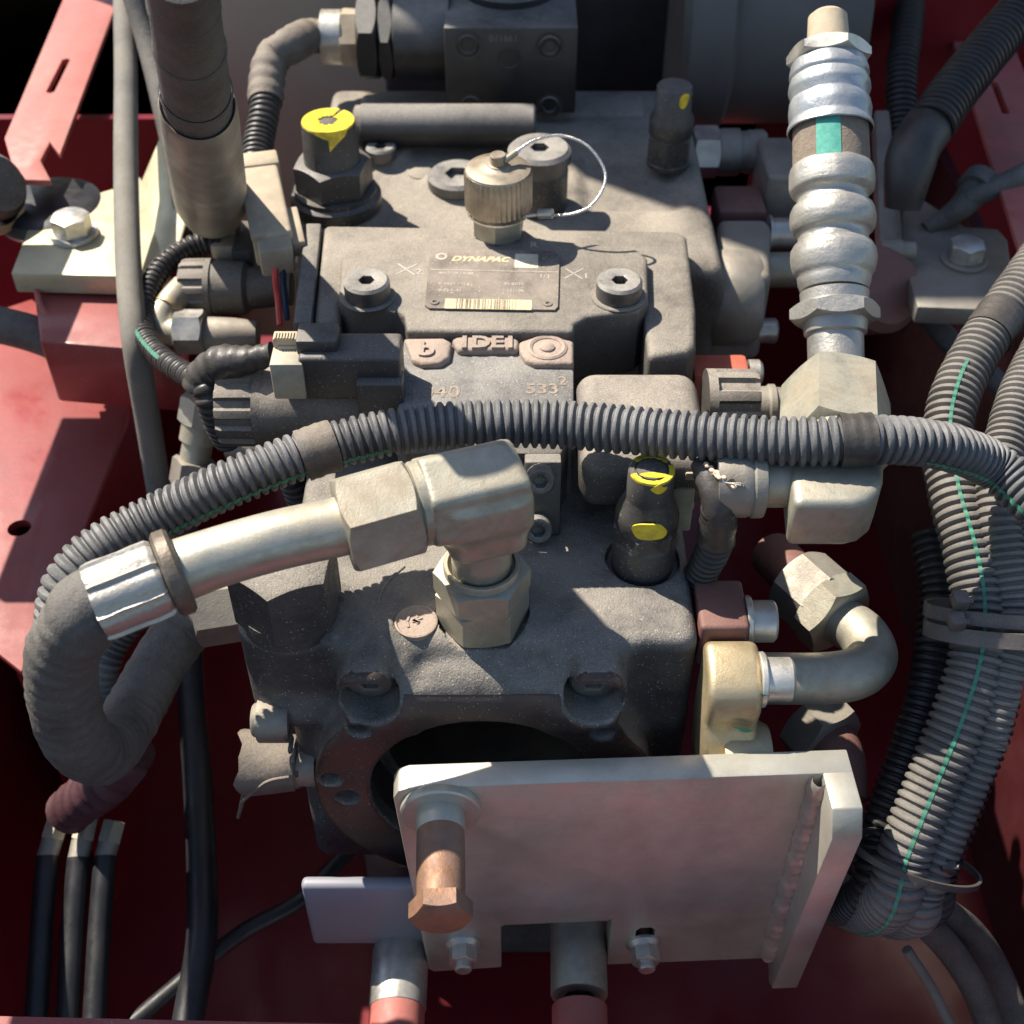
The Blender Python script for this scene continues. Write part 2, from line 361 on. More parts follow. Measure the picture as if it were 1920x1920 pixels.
M = dict(
    cast=mat('cast_iron', (0.022, 0.023, 0.026, 1), 0.55, dust=TAN, dust_amt=0.76, dust_up=0.85, dscale=30, speck=0.7, bump=1.0, bscale=900),
    castlow=mat('cast_iron_bare', (0.02, 0.02, 0.022, 1), 0.5, dust=TAN, dust_amt=0.45, dust_up=0.7, speck=0.4, bump=0.5),
    castdusty=mat('cast_iron_dusty', (0.04, 0.038, 0.035, 1), 0.6, dust=(0.47, 0.415, 0.34, 1), dust_amt=0.86, dust_up=0.85, dscale=22, speck=0.4, bump=0.8, bscale=900),
    machined=mat('machined_iron', (0.055, 0.042, 0.039, 1), 0.45, 0.35, base2=(0.085, 0.062, 0.056, 1), nscale=22, bump=0.3, stain=(0.16, 0.065, 0.03, 1), stain_amt=0.25, stain_scale=16, speck=0.4),
    valve=mat('valve_iron', (0.045, 0.047, 0.05, 1), 0.55, dust=(0.46, 0.43, 0.385, 1), dust_amt=0.75, dust_up=0.75, dscale=40, speck=0.7, bump=0.8, bscale=800),
    roughcast=mat('rough_casting', (0.2, 0.16, 0.13, 1), 0.8, dust=PINKD, dust_amt=0.8, bump=1.0, bscale=420, speck=0.3),
    zinc=mat('zinc_plate', (0.36, 0.36, 0.30, 1), 0.42, 0.75, base2=(0.48, 0.46, 0.37, 1), nscale=45, dust=(0.4, 0.34, 0.26, 1), dust_amt=0.5, bump=0.25, stain=(0.25, 0.17, 0.09, 1), stain_amt=0.5),
    ring=mat('crimp_ring_steel', (0.12, 0.095, 0.07, 1), 0.5, 0.4, base2=(0.2, 0.17, 0.14, 1), nscale=90, bump=0.5, bscale=400),
    pipe=mat('pipe_zinc', (0.44, 0.42, 0.34, 1), 0.36, 0.7, base2=(0.5, 0.49, 0.42, 1), nscale=30, dust=(0.55, 0.5, 0.4, 1), dust_amt=0.35, dscale=50, bump=0.2, stain=(0.3, 0.2, 0.1, 1), stain_amt=0.35, speck=0.4),
    zincclean=mat('zinc_bright', (0.5, 0.49, 0.45, 1), 0.34, 0.85, nscale=70, dust=(0.42, 0.37, 0.3, 1), dust_amt=0.25, bump=0.15, stain=(0.3, 0.25, 0.17, 1), stain_amt=0.3),
    gold=mat('yellow_passivate', (0.42, 0.335, 0.19, 1), 0.42, 0.6, base2=(0.5, 0.41, 0.25, 1), nscale=40, bump=0.25, stain=(0.25, 0.12, 0.04, 1), stain_amt=0.6, dust=TAN, dust_amt=0.2),
    ferrule=mat('ferrule_aluminium', (0.42, 0.41, 0.38, 1), 0.38, 0.8, base2=(0.47, 0.46, 0.43, 1), nscale=50, dust=(0.48, 0.43, 0.35, 1), dust_amt=0.32, dust_up=0.3, bump=0.5, bscale=500, stain=(0.3, 0.25, 0.18, 1), stain_amt=0.3),
    ferruleshade=mat('ferrule_shade_tint', (0.34, 0.37, 0.40, 1), 0.36, 0.8, base2=(0.44, 0.47, 0.49, 1), nscale=40, dust=(0.46, 0.45, 0.42, 1), dust_amt=0.3, dust_up=0.3, bump=0.4, bscale=500),  # bluish tint: shade on the upper ferrule put into its colour
    steel=mat('plate_steel', (0.50, 0.495, 0.42, 1), 0.36, 0.65, base2=(0.58, 0.57, 0.49, 1), nscale=18, dust=(0.36, 0.3, 0.25, 1), dust_amt=0.35, dust_up=0.3, dscale=14, bump=0.12, scratch=0.25, stain=(0.24, 0.19, 0.15, 1), stain_amt=0.3, stain_scale=14),
    rubber=mat('rubber_hose', (0.035, 0.034, 0.033, 1), 0.7, dust=(0.27, 0.25, 0.225, 1), dust_amt=0.75, dust_up=0.45, dscale=45, bump=0.9, bscale=600, speck=0.15, spec=0.3),
    hosegrey=mat('grey_hose', (0.10, 0.10, 0.095, 1), 0.7, dust=(0.32, 0.29, 0.24, 1), dust_amt=0.7, dust_up=0.3, bump=0.3, spec=0.3),
    conduit=mat('conduit_grey', (0.034, 0.037, 0.041, 1), 0.5, dust=(0.44, 0.43, 0.42, 1), dust_amt=0.45, dust_up=0.55, dscale=30, bump=0.2, speck=0.25),
    conduitlight=mat('conduit_dusty', (0.05, 0.048, 0.045, 1), 0.6, dust=(0.46, 0.42, 0.37, 1), dust_amt=0.45, dust_up=0.6, bump=0.2),
    conduitblack=mat('conduit_black', (0.011, 0.011, 0.012, 1), 0.42, dust=(0.2, 0.17, 0.15, 1), dust_amt=0.16, dust_up=0.5),
    tape=mat('cloth_tape', (0.012, 0.012, 0.013, 1), 0.4, dust=(0.28, 0.24, 0.2, 1), dust_amt=0.3, dust_up=0.5, bump=0.5, bscale=300),
    tapedusty=mat('cloth_tape_dusty', (0.03, 0.028, 0.026, 1), 0.6, dust=(0.36, 0.3, 0.24, 1), dust_amt=0.8, dust_up=0.7, bump=0.6, bscale=300),
    plastic=mat('black_plastic', (0.016, 0.0165, 0.018, 1), 0.42, dust=TAN, dust_amt=0.42, dust_up=0.8, speck=0.5, bump=0.15),
    plasticdusty=mat('plastic_dusty', (0.03, 0.029, 0.028, 1), 0.55, dust=(0.48, 0.42, 0.35, 1), dust_amt=0.8, dust_up=0.85, speck=0.5, bump=0.4),
    tan=mat('tan_plastic', (0.34, 0.28, 0.19, 1), 0.55, dust=(0.5, 0.42, 0.32, 1), dust_amt=0.7, bump=0.2, stain=(0.12, 0.09, 0.06, 1), stain_amt=0.3),
    grn=mat('greygreen_plastic', (0.30, 0.28, 0.21, 1), 0.55, dust=(0.45, 0.4, 0.32, 1), dust_amt=0.5, bump=0.2, stain=(0.12, 0.1, 0.07, 1), stain_amt=0.3),
    black=mat('black_paint', (0.008, 0.0086, 0.0098, 1), 0.5, dust=(0.42, 0.39, 0.35, 1), dust_amt=0.8, dust_up=0.99, dscale=14, bump=0.12),
    blackdull=mat('black_dull', (0.013, 0.013, 0.014, 1), 0.6, dust=(0.28, 0.24, 0.2, 1), dust_amt=0.4, dust_up=0.7),
    red=mat('red_paint', (0.25, 0.02, 0.022, 1), 0.4, base2=(0.30, 0.03, 0.03, 1), nscale=12, dust=(0.34, 0.16, 0.14, 1), dust_amt=0.5, dust_up=0.8, dscale=14, bump=0.2, coat=0.25, stain=(0.12, 0.03, 0.03, 1), stain_amt=0.35, stain_scale=22, speck=0.25),
    wallshade=mat('shaded_wall_red', (0.04, 0.006, 0.008, 1), 0.5, base2=(0.06, 0.01, 0.012, 1), nscale=14, bump=0.1),  # near-black maroon puts the right wall's shade into its colour
    blackclean=mat('black_tube', (0.012, 0.0125, 0.015, 1), 0.45, bump=0.1),
    redshade=mat('red_paint_shade', (0.15, 0.006, 0.012, 1), 0.36, base2=(0.18, 0.009, 0.014, 1), nscale=10, dust=(0.14, 0.06, 0.055, 1), dust_amt=0.05, dust_up=0.5, dscale=12, bump=0.1, coat=0.1, spec=0.3),  # red paint darkened so its colour carries the compartment's shade
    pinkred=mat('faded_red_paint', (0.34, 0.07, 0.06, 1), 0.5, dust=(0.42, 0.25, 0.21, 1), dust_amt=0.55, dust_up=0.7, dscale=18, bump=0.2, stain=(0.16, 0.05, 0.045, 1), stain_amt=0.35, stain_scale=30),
    oxide=mat('red_oxide', (0.085, 0.033, 0.03, 1), 0.55, dust=(0.4, 0.22, 0.17, 1), dust_amt=0.5, dust_up=0.5, dscale=20, bump=0.3),
    plum=mat('plum_wrap', (0.05, 0.018, 0.022, 1), 0.6, bump=0.6, bscale=250),
    orange=mat('orange_paint', (0.4, 0.08, 0.045, 1), 0.45, dust=(0.45, 0.25, 0.2, 1), dust_amt=0.3),
    rust=mat('rusty_bolt', (0.17, 0.11, 0.085, 1), 0.58, 0.35, base2=(0.27, 0.14, 0.075, 1), nscale=70, bump=0.5, bscale=500, stain=(0.30, 0.20, 0.16, 1), stain_amt=0.6),
    yellow=mat('yellow_paint', (0.74, 0.55, 0.02, 1), 0.45, base2=(0.82, 0.65, 0.05, 1), nscale=200, bump=0.3, stain=(0.2, 0.15, 0.06, 1), stain_amt=0.5, stain_scale=120),
    green=mat('green_paint', (0.012, 0.15, 0.095, 1), 0.5, base2=(0.03, 0.24, 0.15, 1), nscale=150, dust=(0.3, 0.3, 0.26, 1), dust_amt=0.25),
    greenweb=mat('green_stripe_cloth', (0.05, 0.3, 0.23, 1), 0.7, base2=(0.11, 0.38, 0.31, 1), nscale=300, bump=0.3),
    webbing=mat('hose_cover', (0.16, 0.12, 0.09, 1), 0.8, base2=(0.22, 0.18, 0.14, 1), nscale=250, dust=(0.34, 0.28, 0.22, 1), dust_amt=0.5, bump=0.9, bscale=1500),
    wire=mat('steel_wire', (0.6, 0.58, 0.54, 1), 0.3, 0.9, bump=0.5, bscale=2500),
    cap=mat('nickel_cap', (0.34, 0.30, 0.24, 1), 0.34, 0.85, nscale=60, dust=(0.42, 0.35, 0.27, 1), dust_amt=0.4, dust_up=0.7, stain=(0.16, 0.1, 0.06, 1), stain_amt=0.5),
    screw=mat('black_oxide_screw', (0.07, 0.07, 0.07, 1), 0.38, 0.6, dust=(0.5, 0.47, 0.42, 1), dust_amt=0.85, dust_up=0.85, bump=0.3),
    plate=mat('name_plate', (0.075, 0.066, 0.058, 1), 0.5, 0.2, dust=(0.45, 0.38, 0.31, 1), dust_amt=0.68, dust_up=0.5, dscale=60, bump=0.3, speck=0.8),
    print_=mat('plate_print', (0.55, 0.47, 0.26, 1), 0.5, dust=(0.4, 0.33, 0.26, 1), dust_amt=0.5, dscale=70),
    printdull=mat('plate_print_dull', (0.52, 0.47, 0.4, 1), 0.6, dust=(0.33, 0.27, 0.22, 1), dust_amt=0.8, dscale=90),
    stamp=mat('stamped_clean', (0.34, 0.28, 0.22, 1), 0.7, base2=(0.2, 0.16, 0.13, 1), nscale=300, bump=0.6),
    scribe=mat('scribed_metal', (0.42, 0.38, 0.33, 1), 0.5, dust=TAN, dust_amt=0.3),
    cream=mat('plate_label_cream', (0.58, 0.52, 0.36, 1), 0.6, dust=TAN, dust_amt=0.3),
    slate=mat('slate_plastic', (0.21, 0.215, 0.245, 1), 0.48, base2=(0.22, 0.225, 0.26, 1), nscale=20, bump=0.05, rvar=0.05),
    bulk=mat('bulkhead_paint', (0.46, 0.40, 0.29, 1), 0.6, base2=(0.52, 0.46, 0.34, 1), nscale=8, bump=0.1),
    motor=mat('grey_housing', (0.10, 0.095, 0.09, 1), 0.55, base2=(0.13, 0.12, 0.112, 1), nscale=10, dust=(0.3, 0.26, 0.22, 1), dust_amt=0.35, dust_up=0.3),
    bracketzinc=mat('yellow_zinc_bracket', (0.50, 0.46, 0.30, 1), 0.5, 0.35, base2=(0.58, 0.54, 0.38, 1), nscale=30, bump=0.15, stain=(0.35, 0.3, 0.2, 1), stain_amt=0.4),
    greyfit=mat('grey_fitting', (0.24, 0.235, 0.21, 1), 0.45, 0.6, base2=(0.32, 0.31, 0.27, 1), nscale=40, dust=(0.36, 0.31, 0.25, 1), dust_amt=0.6, bump=0.3, stain=(0.16, 0.1, 0.07, 1), stain_amt=0.4),
    redwire=mat('red_wire', (0.55, 0.06, 0.05, 1), 0.4), bluewire=mat('blue_wire', (0.02, 0.03, 0.06, 1), 0.4),
    fray=mat('frayed_foam', (0.55, 0.42, 0.30, 1), 0.9, bump=0.5),
    tie=mat('cable_tie', (0.03, 0.028, 0.026, 1), 0.5, dust=(0.34, 0.28, 0.24, 1), dust_amt=0.7, dust_up=0.6),
)
# ================================================================== SETTING
def struct(name, geo, m, bev=0): return setp(ob(name, geo, m, bev=bev), kind='structure')
struct('floor', box(V(0, 150, -405), 1300, 1700, 6), M['redshade'])
struct('bulkhead', join(box(V(-155, 606, 40), 270, 12, 720)), M['bulk'])
struct('compartment_wall', box(V(365, 120, -225), 10, 1100, 360), M['wallshade'])
struct('unseen_shade_panel', box(V(60, 712, 560), 1040, 14, 880), M['redshade'])  # unseen panel added behind to throw shade over the rear deck
struct('unseen_shade_beams', join(box(V(-362, -25, 112), 124, 360, 16), box(V(-437, 245, 112), 90, 178, 16)), M['red'], bev=2)  # unseen beams added at left to shade the floor and rail
struct('rear_panel', box(V(-380, 470, -205), 260, 8, 400), M['redshade'])
struct('rear_panel_right', box(V(370, 560, -165), 300, 8, 470), M['redshade'])
bw = struct('compartment_wall_left', box(V(-345, 120, -268), 10, 1100, 270), M['redshade'])

# ================================================================== FRONT PUMP
PORT = P(905, 1145, 0); PLUG = P(545, 1150, 0); VAL = P(1205, 1047, 0); BADGE = P(780, 1165, 0)
AX, AZ = -15.0, -98.0
H1, H2 = Q(690, 1318, -115), Q(1115, 1318, -115); h1, h2 = Q(675, 1368, -115), Q(1130, 1374, -115)
h3, h4 = Q(620, 1463, -115), Q(652, 1496, -115)
def front(p):
    d = sd_box(p, (-12, -14, -100), (106, 82, 100), 9)
    d = smin(d, sd_cyl(p, (PLUG.x+2, 0, PLUG.z), 2, 27, -70, -1, 3) if False else sd_cyl(p, (PLUG.x+1, PLUG.y, 0), 2, 28, -60, 0, 3), 8)
    ring = sd_cyl(p, (AX, 0, AZ), 1, 91, -115, -40, 3)
    d = smin(d, ring, 6)
    for h in (H1, H2):
        d = smin(d, sd_cyl(p, (h.x, 0, h.z), 1, 20, -115, -70, 3), 7)
        d = smin(d, sd_box(p, (h.x+(6 if h.x < 0 else -6), -95, -24), (18, 19, 22), 6), 7)
    # concave shoulders either side of the bolt bosses
    d = smax(d, -sd_box(p, (-114, -120, -18), (22, 24, 30), 12), 16)
    d = smax(d, -sd_box(p, (86, -121, -26), (24, 24, 32), 12), 16)
    # ledge between the bosses
    sl_ = ((p[1]+96)*-19+(p[2]+5)*20)/27.6; cu = smax(np.abs(p[0]+15)-45, -sl_, 9); d = smax(d, -cu, 9)
    # raised rib behind the ledge
    # bore
    d = np.maximum(d, -sd_cyl(p, (AX, 0, AZ), 1, 61, -140, -84)); d = np.maximum(d, -sd_cyl(p, (AX, 0, AZ), 1, 54, -140, -30))
    for h, r in ((H1, 15), (H2, 15)): d = smax(d, -sd_cyl(p, (h.x, 0, h.z), 1, r, -140, -92), 1.6)
    for h, r in ((h1, 6), (h2, 6), (h3, 5.5), (h4, 6)): d = smax(d, -sd_cyl(p, (h.x, 0, h.z), 1, r, -140, -100), 1.4)
    # spot faces on the deck
    d = np.maximum(d, -sd_cyl(p, (PORT.x, PORT.y, 0), 2, 23.5, -6, 10)); d = np.maximum(d, -sd_cyl(p, (VAL.x, VAL.y, 0), 2, 19.5, -5, 10))
    d = np.maximum(d, -sd_cyl(p, (BADGE.x, BADGE.y, 0), 2, 11, -1.6, 10)); d = np.minimum(d, np.maximum(sd_cyl(p, (BADGE.x, BADGE.y, 0), 2, 8.5, -8, -0.7), -9+0*d))
    # curved parting line
    # flat back under the valve
    d = smin(d, sd_box(p, (-15, 60, -60), (88, 40, 50), 6), 6)
    return d
fp = thing('hydraulic_pump', 'dusty black cast iron pump nearest the camera, with open round bore behind the steel plate', 'pump', V(-15, -20, -200))
ob('housing', nets(front, (-150, -118, -202), (100, 104, 6), 1.45), M['cast'], fp)
for h in (H1, H2):
    b = ob('flange_bolt', socket_head(V(h.x, -94, h.z+1), V(0, -1, 0), 12.5, 9), M['screw'], fp)
face = ob('machined_face', nets(lambda p: np.maximum.reduce([front([p[0], p[1]+0.5, p[2]]), p[1]+110.5]+[-sd_cyl(p, (h.x, 0, h.z), 1, r, -140, -90) for h, r in ((H1, 16.6), (H2, 16.6), (h1, 7.4), (h2, 7.4), (h3, 6.9), (h4, 7.4), (V(AX, 0, AZ), 62.4))]), (-125, -118, -195), (100, -108, 6), 1.45), M['machined'], fp)
for i in range(5):
    zq = -60-i*13; xq = AX-math.sqrt(max(1, 91**2-(zq-AZ)**2)); ob('cast_mark', box(V(-117.6, -104+i*1.5, zq), 2.2, 10, 4), M['cast'], fp, bev=0.8)
ob('parting_ridge', tube(spline([P(758, 1062, 0), P(728, 1090, 0), P(712, 1120, 0), P(708, 1150, 0)], 2), 0.9, 8), M['cast'], fp)
ob('added_shade_mass', box(V(-15, 20, -300), 170, 150, 205), M['castlow'], fp, bev=8)  # mass added below the pump to keep sun off the floor
ob('bore_liner', lathe(V(AX, -84, AZ), V(0, 1, 0), [(60.8, -22), (60.8, 0), (54, 0.4), (53.8, 50), (20, 50.2), (20, 44), (0, 44)], 64), M['blackdull'], fp)
ob('cast_badge', lathe(V(BADGE.x, BADGE.y, -3), V(0, 0, 1), [(10.9, 0), (10.9, 3.2), (10.0, 3.5), (9.4, 2.6), (0, 2.6)], 40), M['roughcast'], fp)
for i in range(7):
    a = i*0.9; ob('badge_mark', box(V(BADGE.x+5*math.cos(a*2)*((i % 3)/2.2), BADGE.y+5*math.sin(a*2)*((i % 3)/2.2), -0.2), 3.6, 1.2, 0.9, Matrix.Rotation(a, 3, 'Z')), M['roughcast'], fp)
# cast lettering on the left flank of the flange
# big hex plug
pl = ob('port_plug', join(hexnut(V(PLUG.x, PLUG.y, 4), V(0, 0, 1), 48, 38, rot=0.42, c1=True), lathe(V(PLUG.x, PLUG.y, -2), V(0, 0, 1), [(0, 0), (24.5, 0), (24.5, 12), (0, 12)], 40)), M['cast'], fp)
# relief cartridge with yellow paint
vb = V(VAL.x, VAL.y, -4)
vt = zat(vb, 880)
u, v_, a_ = frame(V(0, 0, 1))
H = vt-vb.z
rc = ob('relief_cartridge', lathe(vb, V(0, 0, 1), [(0, 0), (16.6, 0), (16.6, H*0.30), (16.2, H*0.32), (15.6, H*0.34), (15.6, H*0.45), (16.4, H*0.47), (16.4, H*0.56), (15.4, H*0.62), (12.3, H*0.74), (12.0, H*0.76), (11.6, H*0.985), (10.8, H), (8.6, H), (8.4, H-0.7), (7.6, H-0.7), (7.4, H+0.1), (0, H+0.1)], 48), M['plastic'], fp)
ob('hex_collar', hexnut(V(vb.x, vb.y, vb.z+H*0.31), V(0, 0, 1), 30.5, H*0.17, rot=0.2), M['plastic'], rc)
def ring_sector(o, r0, r1, z, t0, t1, m=26, j=0.5, seed=3):
    R = random.Random(seed); vs = []; fs = []
    for k in range(m+1):
        t = t0+(t1-t0)*k/m
        e0 = r0+R.uniform(-j, j*0.4)
        for r, zz in ((e0, z-0.2), (e0, z+0.3), (r1, z+0.3), (r1+0.25, z-0.4), (r1+0.2, z-1.4-R.uniform(0, 1.2)*j)): vs.append(o+V(math.cos(t)*r, math.sin(t)*r, zz))
    for k in range(m):
        for q in range(4): fs.append((k*5+q, k*5+q+1, (k+1)*5+q+1, (k+1)*5+q))
    return vs, fs
top = V(vb.x, vb.y, vt)
ob('paint_ring', ring_sector(top, 8.8, 11.3, 0, 3.5, 6.6), M['yellow'], rc); ob('paint_ring', ring_sector(top, 8.8, 11.3, 0, 0.55, 2.5, seed=5), M['yellow'], rc)
ob('paint_daub', ([top+V(x*1.0+1, y-4.6, 0.35) for x, y in blob(6.2, 2.0, 22, 0.2, 4)], [tuple(range(22))]), M['yellow'], rc)
ob('paint_drip', patch(vb, V(0, 0, 1), 11.65, 0, H*0.95, [(x, y-1.0) for x, y in blob(4.5, 2.4, 20, 0.25, 9)]) if False else patch(vb, V(0, 0, 1), 11.9, math.atan2(v_.dot(V(0.25, -1, 0)), u.dot(V(0.25, -1, 0))), H*0.955, blob(4.0, 2.6, 20, 0.25, 9), 0.1), M['yellow'], rc)
ob('paint_daub', patch(vb, V(0, 0, 1), 15.8, math.atan2(v_.dot(V(0.0, -1, 0)), u.dot(V(0.0, -1, 0))), H*0.575, [(x, max(y, -4.6)) for x, y in blob(9.0, 6.2, 44, 0.10, 12)], 0.7), M['yellow'], rc)
# right hand clamp block, gold flange half and their bolts
FX = 95.0
ob('clamp_block', prism([Q(1306, 1112, -60)*0+V(FX, -50, 0), V(FX, -84, 0), V(FX, -84, -30), V(FX, -50, -30)], V(25, 0, 0)), M['oxide'], fp, bev=2.5, seg=3)
def xbolt(par, x0, c, r, n1, L, rw, m=None, tw=3.2):
    ob('washer', disc(V(x0, c.y, c.z), V(1, 0, 0), rw, 0, tw), M['zincclean'], par)
    return ob('bolt_head', socket_head(V(x0+tw, c.y, c.z), V(1, 0, 0), r, L, r*0.55), m or M['zincclean'], par)
xbolt(fp, FX+25, V(0, -69, -12), 11, 0, 13, 13.5)
fl = []
for t in range(0, 25):
    a = math.pi*t/24; fl.append(V(FX+1, -115-0*a, 0))
gp = [V(0, -88, -8), V(0, -92, -3), V(0, -108, -4), V(0, -120, -10), V(0, -124, -22), V(0, -122, -34), V(0, -128, -44), V(0, -134, -58), V(0, -128, -78), V(0, -100, -84), V(0, -86, -60)]
ob('flange_half', prism([V(FX+1.5, p.y+2, p.z) for p in gp], V(27, 0, 0)), M['gold'], fp, bev=4, seg=4)
ob('flange_lobe', lathe(V(FX+12, -122, -62), V(1, 0, 0), [(0, 0), (20, 0), (22, 3), (22, 20), (20, 24), (0, 24)], 36), M['gold'], fp)
xbolt(fp, FX+28, V(0, -104, -16), 11.2, 0, 14, 14, M['zincclean'])
for (hh, s, sd) in ((V(FX+28.8, -117, -12), 1.2, 2), (V(FX+20, -123.8, -30), 2.0, 8)):
    ob('paint_mark', ([hh+V(x, -0.4*abs(y), y*0.9-0.3*x) for x, y in blob(3.4*s/1.5, 1.5*s/1.5, 16, 0.2, sd)], [tuple(range(16))]), M['green'], fp)
# left flank: knurled test cap and foil-wrapped fitting
kc = Q(478, 1350, -96)
def knurl(o, ax, r, h, n=60, d=0.5):
    u, v, a = frame(ax)
    def ring(R, hh, k=True): return [o+a*hh+(u*math.cos(t)+v*math.sin(t))*(R-(d if (i % 2 and k) else 0)) for i, t in enumerate(2*math.pi*q/(2*n) for q in range(2*n))]
    return rings([[o], ring(r-0.8, 0, False), ring(r, 0.8), ring(r, h-0.8), ring(r-0.8, h, False), [o+a*h]])
ob('knurled_cap', join(knurl(V(-117, kc.y, kc.z), V(-1, 0, 0), 12, 17, 40), lathe(V(-117, kc.y, kc.z), V(-1, 0, 0), [(9, 16), (9, 19), (8, 20), (0, 20)], 24)), M['greyfit'], fp)

# wrapped fitting: torn tape flap round a side port
wf = thing('taped_fitting', 'fitting wrapped in torn dusty tape with hanging flap, left of the pump bore', 'fitting', Q(450, 1440, -90))
wc = Q(520, 1430, -92)
ob('fitting', lathe(V(-108, wc.y, wc.z), V(-1, 0, 0), [(13, 0), (13, 10), (14.5, 11), (14.5, 24), (0, 24)], 28), M['greyfit'], wf)
ww = []
for i in range(12):
    s = i/11; rg = []
    for k in range(28):
        t = 2*math.pi*k/28; e = 1.6*math.sin(3*t+1.0)*s+1.0*math.sin(7*t)*s
        rr = 16.2+0.8*math.sin(2*t+s*3)+1.6*s
        rg.append(V(-119-(30+e)*s, wc.y-rr*math.cos(t), wc.z+rr*math.sin(t)))
    ww.append(rg)
ob('tape_wrap', rings(ww+[[V(-146, wc.y, wc.z)]]), M['tapedusty'], wf)
ob('tape_fold', tube(spline([V(-121, wc.y-15, wc.z+8), V(-132, wc.y-17, wc.z+7), V(-142, wc.y-17.5, wc.z-3), V(-150, wc.y-17, wc.z-14)], 2), 1.0, 8), M['tapedusty'], wf)
ob('tape_tail', tube(spline([V(-148, wc.y-14, wc.z-10), V(-151, wc.y-15, wc.z-20), V(-154, wc.y-16, wc.z-30)], 2), lambda s, i: 1.5*(1-s/60), 8), M['tapedusty'], wf)

# ================================================================== UPRIGHT NUT, ELBOW AND LEFT HOSE
pn = V(PORT.x, PORT.y, -5)
lh = thing('hydraulic_hose', 'thick black hose with swivel nut and forged elbow looping from the front pump at left', 'hose', pn)
zn = zat(V(PORT.x, PORT.y, 0), 1062)
ob('port_nut', hexnut(pn, V(0, 0, 1), 41, 22, rot=0.12), M['zinc'], lh)
ob('lock_nut', hexnut(pn+V(0, 0, 21), V(0, 0, 1), 42, zn-16-1, rot=0.05, hole=17), M['zinc'], lh)
ob('collar', lathe(pn+V(0, 0, 10), V(0, 0, 1), [(0, 0), (19, 0), (19, zn-3.5), (18.4, zn-2), (16.8, zn-2), (16.5, zn-6), (0, zn-6)], 40), M['zinc'], lh)
ob('stem', lathe(pn, V(0, 0, 1), [(14.8, 10), (14.8, zn+30), (0, zn+30)], 36), M['zinc'], lh)
A, B = P(345, 1070, 76), P(760, 945, 86)
ax = (B-A).normalized(); E = V(PORT.x, PORT.y, 0)
# elbow profile in the vertical plane of its arm
ah = V(ax.x, ax.y, 0).normalized(); sd = V(0, 0, 1).cross(ah)
ez = 84.0
E0 = V(PORT.x, PORT.y, ez)
u0 = -(E0-P(790, 935, ez)).length
def elbow(p):
    q = [p[k]-E0[k] for k in range(3)]
    al = q[0]*ah.x+q[1]*ah.y; s_ = -(q[0]*sd.x+q[1]*sd.y)
    arm = None
    for deg in (10, 70, 130):
        g = math.radians(deg); f = np.abs(s_*math.cos(g)+q[2]*math.sin(g))-20.5; arm = f if arm is None else smax(arm, f, 2.5)
    arm = smax(arm, al-19.5, 3); arm = smax(arm, u0-al, 2); arm = smax(arm, (al-8)*0.75+(q[2]-8)*0.66-14.5, 3)
    leg = smax(smax(np.abs(al)-19, np.abs(s_)-20, 3), smax(q[2]-4, -27-q[2], 2), 2)
    leg = smax(leg, (np.abs(al)+np.abs(s_))*0.7071-24.5, 3)
    return smin(arm, leg, 7)
lo_ = (min(E0.x, (E0+ah*u0).x)-32, min(E0.y, (E0+ah*u0).y)-32, ez-34); hi_ = (max(E0.x, (E0+ah*u0).x)+32, max(E0.y, (E0+ah*u0).y)+32, ez+32)
ob('elbow', nets(elbow, lo_, hi_, 1.1), M['zinc'], lh)
ec = E0+ah*u0
ob('elbow_thread', lathe(ec, -ah, [(0, -2), (20, -2), (20, 3), (19, 4), (20, 5), (19, 6), (19, 8), (0, 8)], 36), M['zinc'], lh)
nd = (A-ec).normalized(); nL = (ec-P(632, 985, 80)).length
ob('swivel_nut', hexnut(ec+nd*4, nd, 42, nL-6, rot=-0.35), M['zinc'], lh)
pe = ec+nd*(nL-2)
pB = P(330, 1072, 76)
pipe = spline([ec+nd*10, pe, pe+(pB-pe)*0.35+V(0, 0, 2), pe+(pB-pe)*0.7+V(0, 0, 2), pB], 3)
ob('pipe', tube(pipe, lambda s, i: 13.6 if s < nL+45 else 13.6+min(1.5, (s-nL-45)/30), 32), M['pipe'], lh)
f0, f1 = P(335, 1070, 76), P(178, 1132, 72)
fd = (f1-f0).normalized(); fL = (f1-f0).length
ob('crimp_ring', lathe(f0-fd*2, fd, [(14, 0), (18.5, 0.5), (20, 2), (20, 7), (18, 8.5), (14, 8.6)], 40), M['ring'], lh)
# crimped ferrule: flats with pinched ridges
u, v, a = frame(fd); rs = []; n = 96
for hh, k0 in ((7, 0.0), (9, 1), (fL*0.25, 1), (fL*0.4, 1), (fL*0.55, 1), (fL*0.7, 1), (fL*0.85, 1), (fL-3, 1), (fL, 0.6)):
    rg = []
    for i in range(n):
        t = 2*math.pi*i/n; q = (t*8/(2*math.pi)) % 1.0; rid = math.exp(-((q-0.5)/0.055)**2)
        R = 17.6+0.5*math.cos((q-0.5)*2*math.pi)*-1+rid*1.6
        rg.append(f0+fd*hh+(u*math.cos(t)+v*math.sin(t))*(R*(0.93+0.07*k0)))
    rs.append(rg)
ob('ferrule', crumple(rings([[f0+fd*7]]+rs+[[f0+fd*fL]]), 0.5, 9), M['ferrule'], lh)
hp = [f1-fd*12, f1+fd*2, P(150, 1165, 66), P(118, 1225, 45), P(118, 1300, 15), P(142, 1380, -22), P(190, 1412, -60), P(236, 1360, -85), P(290, 1260, -88), P(345, 1180, -78), P(395, 1140, -66)]
wr = random.Random(4)
